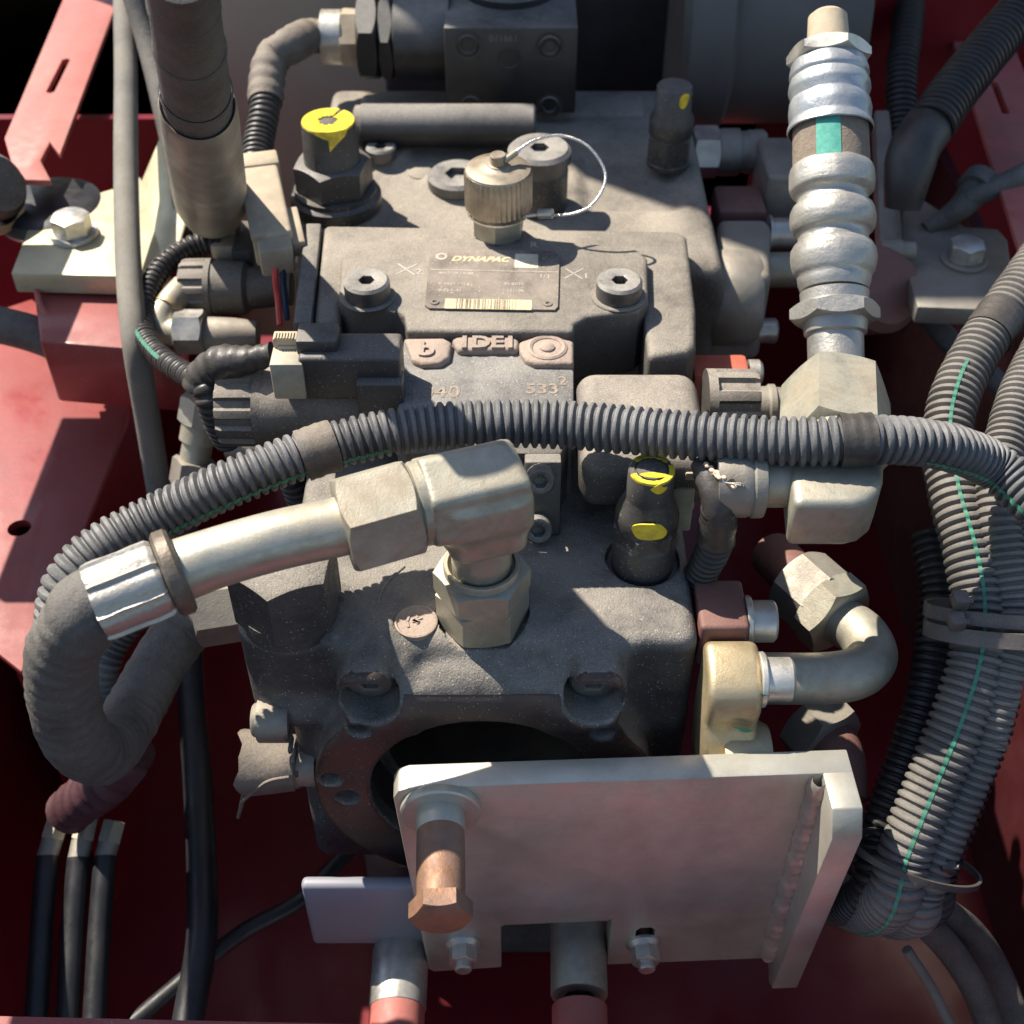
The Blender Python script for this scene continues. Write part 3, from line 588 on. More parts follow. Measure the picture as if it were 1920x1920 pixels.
ob('hose', crumple(tube(spline(hp, 1.6), lambda s, i: 16.2+0.13*math.sin(s*1.9+math.sin(s*0.3)*2)*(1 if 40 < s < 230 else 0.1)+0.25*math.sin(s*0.77), 48, wob=0.008), 0.7, 5.0, 18), M['rubber'], lh)
en = P(350, 1170, -66)
ob('end_nut', hexnut(P(450, 1135, -66), (P(355, 1150, -66)-P(450, 1135, -66)).normalized(), 36, 26, rot=0.3), M['greyfit'], lh)
ob('end_fitting', tube([P(480, 1130, -66), P(400, 1142, -66)], 13, 24), M['greyfit'], lh)

# ================================================================== CONTROL VALVE (cover with plate, spool body, solenoids)
cv = thing('control_valve', 'dusty control valve with name plate cover and two solenoids on the middle of the pump', 'valve', V(-13, 150, -20))
DZ = 29
def rbx(x0, y0, x1, y1, z, zb): return rbox_px(x0, y0, x1, y1, z+DZ, zb+DZ)
ZC = 54
cov = [(652, 452), (880, 442), (905, 428), (985, 428), (1010, 446), (1190, 462), (1214, 482), (1216, 560), (1198, 582), (1100, 594), (1078, 606), (1076, 622), (762, 620), (757, 590), (740, 580), (655, 573), (634, 560), (640, 480)]
cover = ob('cover', plan(cov, ZC, 8), M['castdusty'], cv, bev=3.0, seg=3, ang=50)
slab = [(606, 419), (1270, 430), (1288, 440), (1304, 560), (1306, 628), (1290, 650), (1224, 662), (1214, 590), (1210, 575), (1100, 590), (760, 590), (640, 590), (640, 604), (590, 604), (590, 560)]
ob('cover_base', plan([(606, 419), (1270, 430), (1289, 441), (1306, 575), (1306, 645), (1290, 660), (1215, 668), (1205, 560), (640, 560), (638, 603), (587, 603)], 46, -4), M['castdusty'], cv, bev=5.0, seg=4, ang=50)
ob('end_plate', plan([(572, 417), (603, 417), (584, 604), (549, 604)], 48, 0), M['cast'], cv, bev=2.0)
for x, y in ((690, 556), (1160, 556)):
    c = P(x, y, ZC); sb = ob('cover_screw', socket_head(c, V(0, 0, 1), 13.6, 12, 4.9), M['screw'], cv); ob('washer', disc(c, V(0, 0, 1), 16.5, -1, 1.2), M['castdusty'], cv)
# name plate
z = ZC+0.2
np_ = [P(812, 468, z), P(1040, 475, z), P(1049, 482, z), P(1046, 578, z), P(1040, 584, z), P(805, 581, z), P(797, 575, z), P(806, 472, z)]
npl = ob('name_plate', prism(np_, V(0, 0, 1.3)), M['plate'], cv)
z2 = z+1.35; ux = (P(1045, 530, z2)-P(800, 525, z2)).normalized(); uy = V(0, 0, 1).cross(ux)
def ptext(s, x, y, size, m, sh=0, bold=0, d=0.12): return text('plate_text', s, m, npl, P(x, y, z2), ux, uy, size, d, shear=sh, bold=bold)
ptext('DYNAPAC', 845, 489, 7.6, M['print_'], 0.35, 0.25)
ob('plate_logo', lathe(P(828, 481, z2), V(0, 0, 1), [(2.2, 0), (2.2, 0.2), (3.6, 0.2), (3.6, 0)], 18), M['printdull'], npl)
lb = [P(966, 476, z2), P(1009, 477, z2), P(1009, 503, z2), P(965, 502, z2)]; ob('blank_label', prism(lb, V(0, 0, 0.2)), M['cream'], npl)
ob('plate_rule', prism([P(806, 505, z2), P(1046, 510, z2), P(1046, 511, z2), P(806, 506, z2)], V(0, 0, 0.15)), M['printdull'], npl)
ptext('4812 28 10 00', 822, 514, 3.6, M['printdull']); ptext('1/1', 1010, 521, 5.6, M['printdull']); ptext('B 1041 7264', 822, 534, 3.6, M['printdull']); ptext('02/2022', 945, 534, 3.6, M['printdull']); ptext('0.53 5-41', 822, 546, 3.6, M['printdull']); ptext('71 / 111100', 930, 546, 3.4, M['printdull'])
for x, y in ((815, 567), (1027, 570), (1030, 482)):
    ob('plate_rivet', lathe(P(x, y, z2), V(0, 0, 1), [(3, -0.4), (2.6, 0.6), (1.3, 0.7), (1.0, -0.2), (0, -0.2)], 18), M['plate'], npl)
a0, a1 = P(834, 569, z2), P(997, 572, z2); bx = (a1-a0); L_ = bx.length; bx.normalize(); by = V(0, 0, 1).cross(bx); s = 0; R = random.Random(11)
ob('barcode_ground', prism([a0-by*5, a1-by*5, a1+by*5, a0+by*5], V(0, 0, 0.12)), M['print_'], npl)
bars = []; s = 7.0
while s < L_-8:
    wd = R.choice((0.35, 0.5, 0.9)); bars.append(box(a0+bx*s+V(0, 0, 0.2), wd, 9.2, 0.2, Matrix((bx, by, V(0, 0, 1))).transposed())); s += wd+R.choice((0.5, 0.8, 1.3))
ob('barcode', join(*bars), M['plate'], npl)['kind'] = 'stuff'
# scribed X marks
for (x, y, s_, sub) in ((752, 512, 17, '2'), (1066, 520, 15, '1')):
    c = P(x+10, y-7, ZC+0.1)
    for a in (0.75, -0.85): ob('scribe_mark', box(c, s_*1.0, 0.7, 0.25, Matrix.Rotation(a, 3, 'Z')), M['scribe'], cv)
    text('scribe_digit', sub, M['scribe'], cv, P(x+27, y+2, ZC+0.1), V(1, 0, 0), V(0, 1, 0), 8, 0.15)
text('scribe_digit', 'R', M['scribe'], cv, P(993, 464, ZC+0.1), V(1, 0, 0), V(0, 1, 0), 9, 0.15)
# test coupling with knurled cap and wire lanyard
tcx = P(935, 436, ZC)
tz = zat(tcx, 316)-ZC
ob('coupling_base', hexnut(tcx, V(0, 0, 1), 29, 17, rot=0.4), M['zinc'], cv)
kcap = ob('knurled_cap', join(knurl(tcx+V(0, 0, 19), V(0, 0, 1), 21, tz-19-1, 42, 1.1), lathe(tcx, V(0, 0, 1), [(15, 14), (18, 17), (19.5, 19.5), (0, 20)], 32), lathe(tcx, V(0, 0, 1), [(20.2, tz-1.6), (19.8, tz), (13, tz+1.6), (8, tz+1.8), (7, tz+2.6), (0, tz+2.6)], 48)), M['cap'], cv)
ob('cap_stud', lathe(tcx, V(0, 0, 1), [(6.4, tz+1), (6.4, tz+3.2), (4.9, tz+3.5), (4.9, tz+9), (4.4, tz+9.6), (0, tz+9.6)], 24), M['cap'], kcap)
zl = ZC+tz
lan = [P(945, 302, zl+6), P(965, 287, zl+8), P(1000, 264, zl+12), P(1050, 254, zl+12), P(1100, 272, zl+8), P(1132, 315, zl-2), P(1132, 350, zl-10), P(1105, 388, zl-20), P(1060, 403, zl-26), P(1015, 402, zl-30), P(970, 408, ZC+18), P(930, 416, ZC+17), P(905, 412, ZC+17)]
ob('lanyard', tube(spline(lan, 2), lambda s, i: 0.95 if s > 14 else 1.5, 10), M['wire'], kcap)
ob('crimp_sleeve', tube([P(1010, 401, zl-30), P(1036, 400, zl-28)], 3.0, 16), M['zincclean'], kcap)
ob('crimp_sleeve', tube([P(944, 303, zl+6), P(968, 286, zl+8.5)], 2.0, 12), M['cap'], kcap)
ob('lanyard_ring', lathe(tcx, V(0, 0, 1), [(18.2, 15.2), (19.6, 15.2), (19.6, 16.4), (18.2, 16.4), (18.2, 15.2)], 40), M['wire'], kcap)
# spool body with cast letters
ZB = 46
sb = ob('spool_body', plan([(757, 634), (1076, 636), (1076, 812), (742, 812)], ZB, 0), M['valve'], cv, bev=1.6)
ob('spool_body_skirt', plan([(742, 812), (1072, 812), (1052, 850), (985, 850), (760, 850)], ZB-4, -2), M['castlow'], cv, bev=1.5)
for poly in ([(757, 633), (832, 632), (848, 640), (843, 668), (826, 680), (790, 681), (772, 674), (766, 655)], [(846, 635), (862, 628), (958, 628), (974, 637), (972, 655), (858, 656)], [(972, 640), (996, 632), (1050, 632), (1076, 638), (1076, 681), (1000, 680), (984, 672), (974, 656)]):
    ob('raised_pad', plan(poly, ZB+4, ZB-2), M['roughcast'], sb, bev=2.2, seg=3)
text('cast_letters', '1DE1', M['roughcast'], sb, P(858, 653, ZB+4), V(1, 0, 0), V(0, 1, 0), 15, 1.1, bold=0.5)
text('cast_letters', 'b', M['roughcast'], sb, P(783, 668, ZB+4), V(1, 0, 0), V(0, 1, 0), 19, 1.3, bold=0.5)
ob('cast_nub', lathe(P(1026, 652, ZB+4), V(0, 0, 1), [(4.5, -0.5), (4.2, 1), (2.5, 2), (0, 2.2)], 20), M['roughcast'], sb)
ob('cast_ring', lathe(P(1026, 652, ZB+4), V(0, 0, 1), [(11.5, -0.5), (11.5, 0.5), (10, 1.2), (8.5, 0.5), (8.5, -0.5)], 30), M['roughcast'], sb)
text('stamped_digits', '1040', M['stamp'], sb, P(764, 745, ZB), V(1, 0, 0), V(0, 1, 0), 14.5, 0.25, bold=0.2)
text('stamped_digits', '533', M['stamp'], sb, P(985, 738, ZB), V(1, 0, 0), V(0, 1, 0), 12.5, 0.25, bold=0.2)
text('stamped_digits', '2', M['stamp'], sb, P(1046, 722, ZB), V(1, 0, 0), V(0, 1, 0), 11, 0.25, bold=0.1)
# sloping cover plate with two socket screws
t0, t1 = V(0, -8, 44), V(0, -20, 1); tx0, tx1 = P(983, 900, 30).x, P(1052, 900, 30).x
td = (t1-t0).normalized(); tn = V(0, td.z, -td.y)*(-1); tn = tn if tn.z > 0 else -tn
sp = ob('lower_cover', prism([V(tx0, t0.y, t0.z), V(tx1, t0.y, t0.z), V(tx1, t1.y, t1.z), V(tx0, t1.y, t1.z)], tn*-16), M['black'], cv, bev=1.5)
for x, y in ((1013, 893), (1009, 985)):
    d = ray(x, y); t = (V(0, t0.y, t0.z)-CAM).dot(tn)/d.dot(tn); c = CAM+d*t
    ob('cover_screw', socket_head(c, tn, 7.5, 7.5, 3.8), M['screw'], cv)
# left solenoid
sA, sB = P(700, 760, 20), P(430, 765, 20)
so_ = ob('solenoid', LL(sA, sB, [(745, 72), (690, 74), (500, 75), (492, 73)], 'x', 40), M['plasticdusty'], cv)
k0 = P(500, 763, 20); kr = 23.2
def ribbed(o, ax, r, h, n=12, d=2.4):
    u, v, a = frame(ax); m = n*8
    def ring(R, hh, k=1.0):
        return [o+a*hh+(u*math.cos(t)+v*math.sin(t))*(R-d*k*(1 if 2 <= (i % 8) <= 5 else 0)) for i, t in enumerate(2*math.pi*q/m for q in range(m))]
    return rings([[o], ring(r, 0, 0), ring(r, h*0.18, 0), ring(r, h*0.2, 1), ring(r*0.985, h*0.9, 1), ring(r*0.93, h, 0.5), ring(r*0.6, h, 0), [o+a*h]])
ob('end_knob', ribbed(k0, V(-1, 0, 0), kr, 26), M['plasticdusty'], cv)
cb = ob('connector_body', rbx(562, 622, 752, 672, 43, 14), M['plastic'], cv, bev=2.5, seg=3)
ob('latch_hood', rbx(556, 603, 634, 640, 50, 40), M['plastic'], cb, bev=1.8)
ob('connector_foot', rbx(668, 690, 756, 722, 30, -10), M['plastic'], cv, bev=2.0)
for i in range(4): ob('foot_rib', rbx(674, 728, 750, 732, 22-i*7, 19-i*7), M['plastic'], cv)
pg = ob('plug', rbx(508, 648, 570, 684, 40, 16), M['grn'], cv, bev=1.2)
ob('plug_latch', rbx(512, 620, 560, 636, 46, 40), M['tan'], pg, bev=0.8)
for i in range(7): ob('latch_rib', rbx(515+i*5.5, 622, 517.5+i*5.5, 634, 46.8, 45.5), M['tan'], pg)
ob('plug_arm', rbx(520, 640, 560, 650, 42, 36), M['tan'], pg, bev=0.8)
# right solenoid
ob('solenoid', rbx(1084, 688, 1322, 868, 22, -14), M['plasticdusty'], cv, bev=11, seg=5)
kk = P(1322, 752, 28)
ob('end_knob', ribbed(V(kk.x, kk.y, kk.z), V(1, 0, 0), 18.5, 29, 8, 2.6), M['plasticdusty'], cv)
pg2 = ob('plug', rbx(1266, 862, 1308, 890, 12, -14), M['tan'], cv, bev=1.2)
ob('plug_latch', rbx(1285, 876, 1310, 888, 15, 10), M['tan'], pg2, bev=0.8)
ob('plug_tail', rbx(1262, 895, 1302, 920, 4, -26), M['grn'], pg2, bev=1.0)
for i in range(6): ob('latch_rib', rbx(1270+i*4.5, 899, 1272.5+i*4.5, 915, 5, 3.5), M['tan'], pg2)

# ================================================================== CABLES ON THE VALVE
def cable(name, label, cat, segs, base, group=None):
    t = thing(name, label, cat, base, group)
    for nm, g, m in segs: ob(nm, g, m, t)
    return t
pts = [P(1315, 868, 66), P(1330, 900, 64), P(1347, 950, 54), P(1344, 1010, 30), P(1322, 1060, 6), P(1295, 1110, -22), P(1270, 1150, -45)]
fc = cable('sensor_cable', 'black corrugated cable with frayed tape end hanging below the right solenoid', 'cable', [('conduit', corrugated(pts[2:], 9.0, 4.6, 1.4, 20), M['conduitblack']), ('tape_wrap', tube(spline(pts[:4], 2), lambda s, i: 5.5+min(4.0, s*0.11)+0.3*math.sin(s*1.3), 18, wob=0.05), M['tape'])], pts[-1])
R = random.Random(3)
fb = []
for i in range(60):
    c = P(1332+R.uniform(-6, 44), 876+R.uniform(-2, 30)*1.0, 36+R.uniform(-2, 2)); fb.append(c)
fr = [lathe(c, V(0, 0, 1), [(0, -1.3), (1.2, -0.5), (1.3, 0.4), (0, 1.3)], 6) for c in [P(1326+i*1.6+R.uniform(-5, 5), 874+i*1.15+R.uniform(-5, 5), 71+R.uniform(-1.5, 1.5)) for i in range(34)]]
o = ob('frayed_sleeve', join(*fr), M['fray'], fc); o['kind'] = 'stuff'
th = [tube([P(1360, 905, 71), P(1360+R.uniform(15, 38), 905+R.uniform(-18, 8), 72+R.uniform(-2, 5))], 0.35, 5) for i in range(9)]
o = ob('loose_thread', join(*th), M['greyfit'], fc); o['kind'] = 'stuff'

# harness behind the left solenoid: Y joint in tape
j0 = P(398, 708, 22)
hs = [P(415, 455, 10), P(360, 462, 10), P(305, 500, 6), P(272, 560, 0), P(268, 620, -4), P(300, 668, 4), P(345, 700, 18), P(385, 722, 32)]
cable('wiring_harness', 'thin black corrugated harness curving round to a taped joint beside the left solenoid', 'cable', [
    ('conduit', corrugated(hs, 7.6, 4.4, 1.3, 20), M['conduitblack']), ('tracer_stripe', corrugated(hs, 7.6, 4.4, 1.3, 20, arc=(0.5, 0.35, 0), lift=0.2, span=(0.25, 0.72)), M['green']),
    ('tape_joint', tube(spline([P(375, 730, 28), P(385, 705, 36), P(410, 685, 44), P(440, 678, 50), P(475, 672, 53), P(512, 664, 56)], 2), lambda s, i: (10.5 if s < 26 else 10.5-min(3.6, (s-26)*0.16))+0.5*math.sin(s*0.9), 20, wob=0.05), M['tape']),
    ('branch', corrugated([P(383, 715, 34), P(392, 745, 28), P(408, 790, 10), P(430, 830, -10)], 8.6, 4.4, 1.6, 18), M['conduitblack'])], hs[0])
# ================================================================== MAIN CONDUIT ACROSS THE VALVE
mc = [P(150, 1330, -40), P(122, 1250, -10), P(112, 1170, 18), P(130, 1092, 36), P(190, 1028, 46), P(300, 968, 52), P(450, 898, 66), P(600, 843, 69), P(760, 806, 71), P(920, 794, 71), P(1080, 798, 71), P(1300, 817, 78), P(1500, 828, 84), P(1640, 824, 86), P(1760, 835, 78), P(1860, 872, 58), P(1950, 950, 50)]
mt = thing('corrugated_conduit', 'long grey corrugated conduit arching across the whole pump in front of the name plate', 'conduit', mc[0])
ob('sleeve', corrugated(mc, 12.3, 4.75, 2.3, 32), M['conduit'], mt)
mpath = spline(mc, 4.75/8); mT, mN = frames(mpath)
def under(fr):
    i_ = int(fr*len(mpath)); w_ = -UP*0.86-FW*0.5; return math.atan2(w_.dot(mT[i_].cross(mN[i_])), w_.dot(mN[i_]))
ob('tracer_stripe', corrugated(mc, 12.3, 4.75, 2.3, 32, arc=(under(0.24), 0.17, 0.0), lift=0.22, span=(0.06, 0.42)), M['green'], mt)
ob('tracer_stripe', corrugated(mc, 12.3, 4.75, 2.3, 32, arc=(under(0.93), 0.17, 0.0), lift=0.22, span=(0.86, 1.0)), M['green'], mt)
for k in ([P(566, 855, 67.5), P(600, 843, 69), P(628, 834, 69.6)], [P(1574, 827, 85.2), P(1602, 826, 85.7), P(1634, 824, 86)]):
    sp_ = spline(k, 1.5); ob('tape_wrap', tube(sp_, lambda s, i: 13.15+0.2*math.sin(s*1.35)+0.1*math.sin(s*3.1), 32, wob=0.012), M['tapedusty'] if k[0].x < 0 else M['tape'], mt)

# ================================================================== STEEL BRACKET PLATE IN FRONT
ZT = -40
def ip(a, b, t): return a+(b-a)*t
bl, br, fl_, fr_ = P(737, 1434, ZT), P(1588, 1404, ZT), P(737, 1482, ZT), P(1530, 1449, ZT)
bdir = (br-bl).normalized(); bn = V(0, 0, 1).cross(bdir); 
thk = 14.0; f0_ = bl-bn*thk; Wd = (br-bl).length
def BP(s, z, d=0): return f0_+bdir*s+V(0, 0, z)-bn*d     # point on the front face of the plate
bk = thing('mounting_bracket', 'bare steel angle bracket plate with welded side gusset standing in front of the pump', 'bracket', BP(Wd/2, -203))
HB = -200.0
nx0, nx1 = (P(800, 1760, -210).x-bl.x), 0
s_of = lambda x, y: ((CAM+ray(x, y)*((f0_-CAM).dot(bn)/ray(x, y).dot(bn)))-f0_).dot(bdir)
z_of = lambda x, y: (CAM+ray(x, y)*((f0_-CAM).dot(bn)/ray(x, y).dot(bn))).z-ZT
s1, s2 = s_of(940, 1760), s_of(1143, 1760); zn_ = z_of(1040, 1732); HB = z_of(1300, 1803)
body = [(0, -8), (2.5, -2.5), (8, 0), (Wd, 0), (Wd, HB), (s2, HB), (s2, zn_+2), (s2-2, zn_), (s1+2, zn_), (s1, zn_-2), (s1, HB+2), (12, HB), (9, HB+4)]
bplate = ob('plate', prism([BP(s, z) for s, z in body], bn*thk), M['steel'], bk, bev=1.2)
# gusset: a tapering side cheek welded at the right, reaching toward the camera
gx = Wd-15
gt = s_of(1530, 1449)
prf = [(-6, -0.25), (20, -0.25), (29, -13), (15, HB*1.04), (8, HB*1.07), (-6, HB+2)]
ob('gusset', prism([BP(Wd-15, z, d) for d, z in prf], bdir*15), M['steel'], bk, bev=0.8)
wv = []; L_ = -HB-10
ws = []
for i in range(70):
    s = i/69; c = BP(Wd-15, -1.5-L_*s, 0); r = (6.5+0.3*math.sin(i*2.1)+0.4*math.sin(i*0.7))*min(1, 0.85+i*0.05)
    ws.append([c+(-bdir*math.cos(t)-bn*math.sin(t))*r+V(0, 0, -3.0*math.sin(2*t)) for t in (math.pi/2*k/8 for k in range(9))]+[c])
vs = [p for q in ws for p in q]; fs = [(i*10+k, i*10+k+1, (i+1)*10+k+1, (i+1)*10+k) for i in range(69) for k in range(9)]
ob('weld_bead', crumple((vs, fs), 0.6, 4, 2.0), M['steel'], bk)
# long bolt with collar
def on_plate(x, y, d=0.0): dd = ray(x, y); return CAM+dd*((f0_-bn*d-CAM).dot(bn)/dd.dot(bn))
bc = on_plate(826, 1512); 
bt = thing('long_bolt', 'rusty long hex bolt with round collar sticking out of the steel bracket', 'bolt', bc)
ob('collar', lathe(bc, -bn, [(0, 0), (19.5, 0), (20, 0.8), (20, 4.2), (19, 5), (0, 5)], 48), M['steel'], bt)
ob('shank', lathe(bc, -bn, [(0, 4), (11.6, 4), (11.8, 30), (11.4, 53), (0, 53)], 40), M['rust'], bt)
ob('sleeve', lathe(bc, -bn, [(11.9, 4.5), (12.1, 8), (12.0, 14), (11.7, 15)], 40), M['steel'], bt)
ob('head', hexnut(bc-bn*52, -bn, 26, 9, rot=0.0, c0=False), M['rust'], bt)
# two small flange nuts
for i, (x, y, lb) in enumerate(((868, 1768, 'small zinc flange nut below the rusty bolt, left one of two'), (1207, 1768, 'small zinc flange nut in a slot, to the right of the pale tube'))):
    c = on_plate(x, y); t = thing('flange_nut', lb, 'nut', c, 'flange nuts on the bracket')
    ob('flange', lathe(c, -bn, [(0, 0), (10.2, 0), (10.2, 1.8), (8.0, 4.2), (0, 4.2)], 30), M['zincclean'], t)
    ob('hex', hexnut(c-bn*3.5, -bn, 14.2, 9, rot=0.3, c0=False), M['zincclean'], t); ob('stud', lathe(c-bn*12, -bn, [(0, 0), (5, 0), (5, 4), (4.2, 5), (0, 5)], 18), M['zincclean'], t)
    if i: cut(bplate, prism([c+bdir*q+V(0, 0, h)-bn*3 for q, h in ((-5.5, -3), (-5.5, 15), (-3, 18), (3, 18), (5.5, 15), (5.5, -3))], bn*30))
    ob('stud_shank', lathe(c+bn*20, -bn, [(0, 0), (4.6, 0), (4.6, 22), (0, 22)], 16), M['rust'], t)
# tubes below
for x0, x1, yy, yb, lb, mm in ((703, 806, 1712, 1790, 'zinc tube with sleeve and red painted end, lower left of the bracket', 0), (1032, 1135, 1738, 1868, 'zinc tube with red painted end in the notch of the bracket', 1)):
    xc = (x0+x1)/2; s0 = on_plate(xc, 1760, -30); zc = -222.0
    A_, B_ = V(s0.x, on_plate(xc, 1720).y+46, zc), None
    a = P(xc, 1735, zc+0); b = P(xc-(12 if mm == 0 else -4), 1935, zc); ax_ = (b-a).normalized(); r = (x1-x0)/2/pr(a)[2]
    t = thing('tube_stub', lb, 'tube', a, 'tube stubs below the bracket'); L_ = (b-a).length
    sh = (P(xc, yb, zc)-a).length
    if mm == 0:
        ob('pipe', lathe(a-ax_*30, ax_, [(0, 0), (r*0.92, 0), (r*0.92, 32+sh), (0, 32+sh)], 36), M['oxide'], t)
        ob('sleeve', lathe(a, ax_, [(r*0.5, sh*0.78), (r*0.98, sh*0.78), (r, sh*0.78+1), (r, L_-14), (r*0.98, L_-13), (r*0.5, L_-13)], 36), M['zincclean'], t)
    else:
        ob('pipe', lathe(a-ax_*30, ax_, [(0, 0), (r*0.9, 0), (r*0.9, L_), (0, L_)], 36), M['zinc'], t)
        ob('sleeve', lathe(a, ax_, [(r*0.5, -4), (r, -4), (r, sh-1), (r*0.97, sh), (r*0.5, sh)], 36), M['zinc'], t)
    ob('painted_end', lathe(a, ax_, [(r*0.85, L_-15), (r*0.96, L_-14), (r*0.96, L_+30), (0, L_+30)], 36), M['pinkred'], t)
# slate block
gp_ = [on_plate(560, 1645, -40), on_plate(760, 1645, -40)]
zz = -150
sp0 = thing('spacer_block', 'smooth slate grey plastic block behind the rusty bolt', 'block', P(650, 1700, -190))
a, b = P(566, 1640, -150), P(830, 1642, -150)
ff = P(566, 1664, -150); hz = Q(575, 1772, ff.y).z
ob('block', box(V((a.x+b.x)/2, (a.y+ff.y)/2, (-150+hz)/2), b.x-a.x, abs(a.y-ff.y), -150-hz), M['slate'], sp0, bev=3.0, seg=3)

# ================================================================== RIGHT LOWER PIPE AND NUTS
rp = thing('bent_pipe', 'short bent steel pipe from the gold flange turning back into a large hex nut', 'pipe', P(1440, 1275, -30))
ob('pipe', tube(spline([P(1395, 1272, -38), P(1450, 1272, -38), P(1540, 1272, -38), P(1605, 1262, -38), P(1634, 1232, -40), P(1618, 1192, -42), P(1575, 1162, -44)], 2.5), 13.6, 32), M['zinc'], rp)
na = (P(1500, 1095, -44)-P(1590, 1175, -44)).normalized()
ob('swivel_nut', hexnut(P(1578, 1165, -44), na, 41, 16, rot=0.2, hole=16), M['zinc'], rp); ob('union_body', hexnut(P(1555, 1142, -44)+na*2, na, 38, 26, rot=0.5), M['greyfit'], rp)
ob('union_thread', tube([P(1530, 1120, -46), P(1490, 1080, -50), P(1450, 1040, -60)], 14, 24), M['oxide'], rp)
ln = thing('hex_union', 'dull hex union half hidden behind the upper right corner of the steel bracket', 'fitting', P(1525, 1380, -100))
ob('nut', hexnut(P(1560, 1395, -100), (P(1500, 1330, -100)-P(1560, 1395, -100)).normalized(), 40, 20, rot=0.1, hole=15), M['greyfit'], ln); ob('pipe', tube(spline([P(1545, 1380, -100), P(1570, 1420, -102), P(1575, 1500, -110)], 3), 15, 24), M['oxide'], ln)
# far right lower adapter flange and elbow hose
# ================================================================== RIGHT HOSE WITH CRIMPED FERRULES
hA, hB = P(1552, 40, 175), P(1568, 700, 42)
rh = thing('crimped_hose', 'pale crimped hose with green stripe running from front elbow to the rear at right', 'hose', hB)
def dense(pf, k=3):
    out = []
    for a_, b_ in zip(pf, pf[1:]): out += [(a_[0]+(b_[0]-a_[0])*q/k, a_[1]+(b_[1]-a_[1])*q/k) for q in range(k)]
    return out+[pf[-1]]
ob('ferrule', crumple(LL(hA, hB, dense([(112, 56), (116, 64), (124, 69), (136, 73), (144, 74), (150, 71), (157, 74), (170, 76), (180, 73), (188, 71), (196, 75), (210, 77), (222, 76), (230, 75), (240, 79), (246, 80), (248, 78)]), 'y', 72, True, False), 0.4, 9, 30), M['ferruleshade'], rh)
hx0 = (hB-hA).normalized()
def on0(py):
    lo, hi = -50.0, 900.0
    for _ in range(40):
        m_ = (lo+hi)/2
        if pr(hA+hx0*m_)[1] < py: lo = m_
        else: hi = m_
    return m_
ob('ferrule_nut', hexnut(hA+hx0*on0(92), hx0, 42, on0(118)-on0(92), rot=0.3), M['zincclean'], rh)
ob('nipple', LL(hA, hB, [(24, 26), (32, 36), (60, 38), (100, 40)], 'y', 32), M['tan'], rh)
hs_ = ob('hose', LL(hA, hB, [(170, 68), (340, 72)], 'y', 40), M['webbing'], rh)
# stripe along the top of the hose
hx = (hB-hA).normalized()
def on_line(py):
    lo, hi = -50.0, 900.0
    for _ in range(40):
        m = (lo+hi)/2
        if pr(hA+hx*m)[1] < py: lo = m
        else: hi = m
    return m
m0, m1 = on_line(190), on_line(330); rr_ = [68.6/pr(hA+hx*m0)[2], 72.4/pr(hA+hx*m1)[2]]
u, v, a = frame(hx); tv = (CAM-(hA+hx*m0)).normalized(); tc_ = math.atan2(tv.dot(v), tv.dot(u))
vs = []; fs = []
for i in range(9):
    f = i/8; m = m0+(m1-m0)*f; r = rr_[0]+(rr_[1]-rr_[0])*f+0.25
    for k in range(7):
        t = tc_+(k/6-0.5)*0.62+0.05; vs.append(hA+hx*m+(u*math.cos(t)+v*math.sin(t))*r)
for i in range(8):
    for k in range(6): fs.append((i*7+k, i*7+k+1, i*7+k+8, i*7+k+7))
ob('stripe', (vs, fs), M['greenweb'], hs_)
ob('crimp_sleeve', crumple(LL(hA, hB, dense([(312, 71), (318, 76), (326, 78.5), (346, 79.5), (358, 78), (364, 73), (369, 67), (376, 65), (384, 67), (389, 74), (398, 78), (412, 80), (426, 78), (435, 73), (440, 67), (447, 64.5), (456, 66), (461, 73), (470, 78), (486, 80), (500, 78), (512, 74), (520, 68), (534, 66), (545, 62)]), 'y', 72, False, True), 0.4, 9, 30), M['ferrule'], rh)
m0 = on_line(566); ob('sleeve_nut', hexnut(hA+hx*on_line(572), hx, 44, on_line(604)-on_line(572), rot=0.1), M['ferrule'], rh)
ob('neck', LL(hA, hB, [(550, 64), (575, 62), (606, 60), (626, 58), (630, 52), (740, 52)], 'y', 36), M['ferrule'], rh)
m = on_line(676); bigc = hA+hx*m
# elbow block: horizontal, turning to the left
nh = V(hx.x, hx.y, 0).normalized()
ob('big_nut', hexnut(P(1567, 735, 44), (P(1567, 830, 46)-P(1567, 735, 44)).normalized(), 52, (P(1567, 850, 46)-P(1567, 735, 44)).length*1.0, rot=0.98, c1=True), M['zinc'], rh)
eb = [(1478, 790), (1648, 790), (1648, 905), (1640, 925), (1618, 940), (1478, 940)]
ob('elbow', plan([(1480, 838), (1660, 838), (1658, 894), (1649, 920), (1627, 937), (1600, 943), (1490, 943)], 74, 44), M['zinc'], rh, bev=4, seg=3)
ob('elbow_neck', tube([P(1567, 790, 46), P(1567, 900, 56)], 20, 32), M['zinc'], rh)
ea = P(1500, 905, 60)
ob('elbow_stub', LL(ea, ea-V(60, 0, 0), [(1500, 47), (1430, 47)], 'x', 36), M['zinc'], rh)
ob('adapter_ring', LL(ea, ea-V(60, 0, 0), [(1433, 52), (1428, 66), (1424, 67), (1408, 67), (1404, 63), (1398, 66), (1384, 66), (1340, 60)], 'x', 40), M['greyfit'], rh)

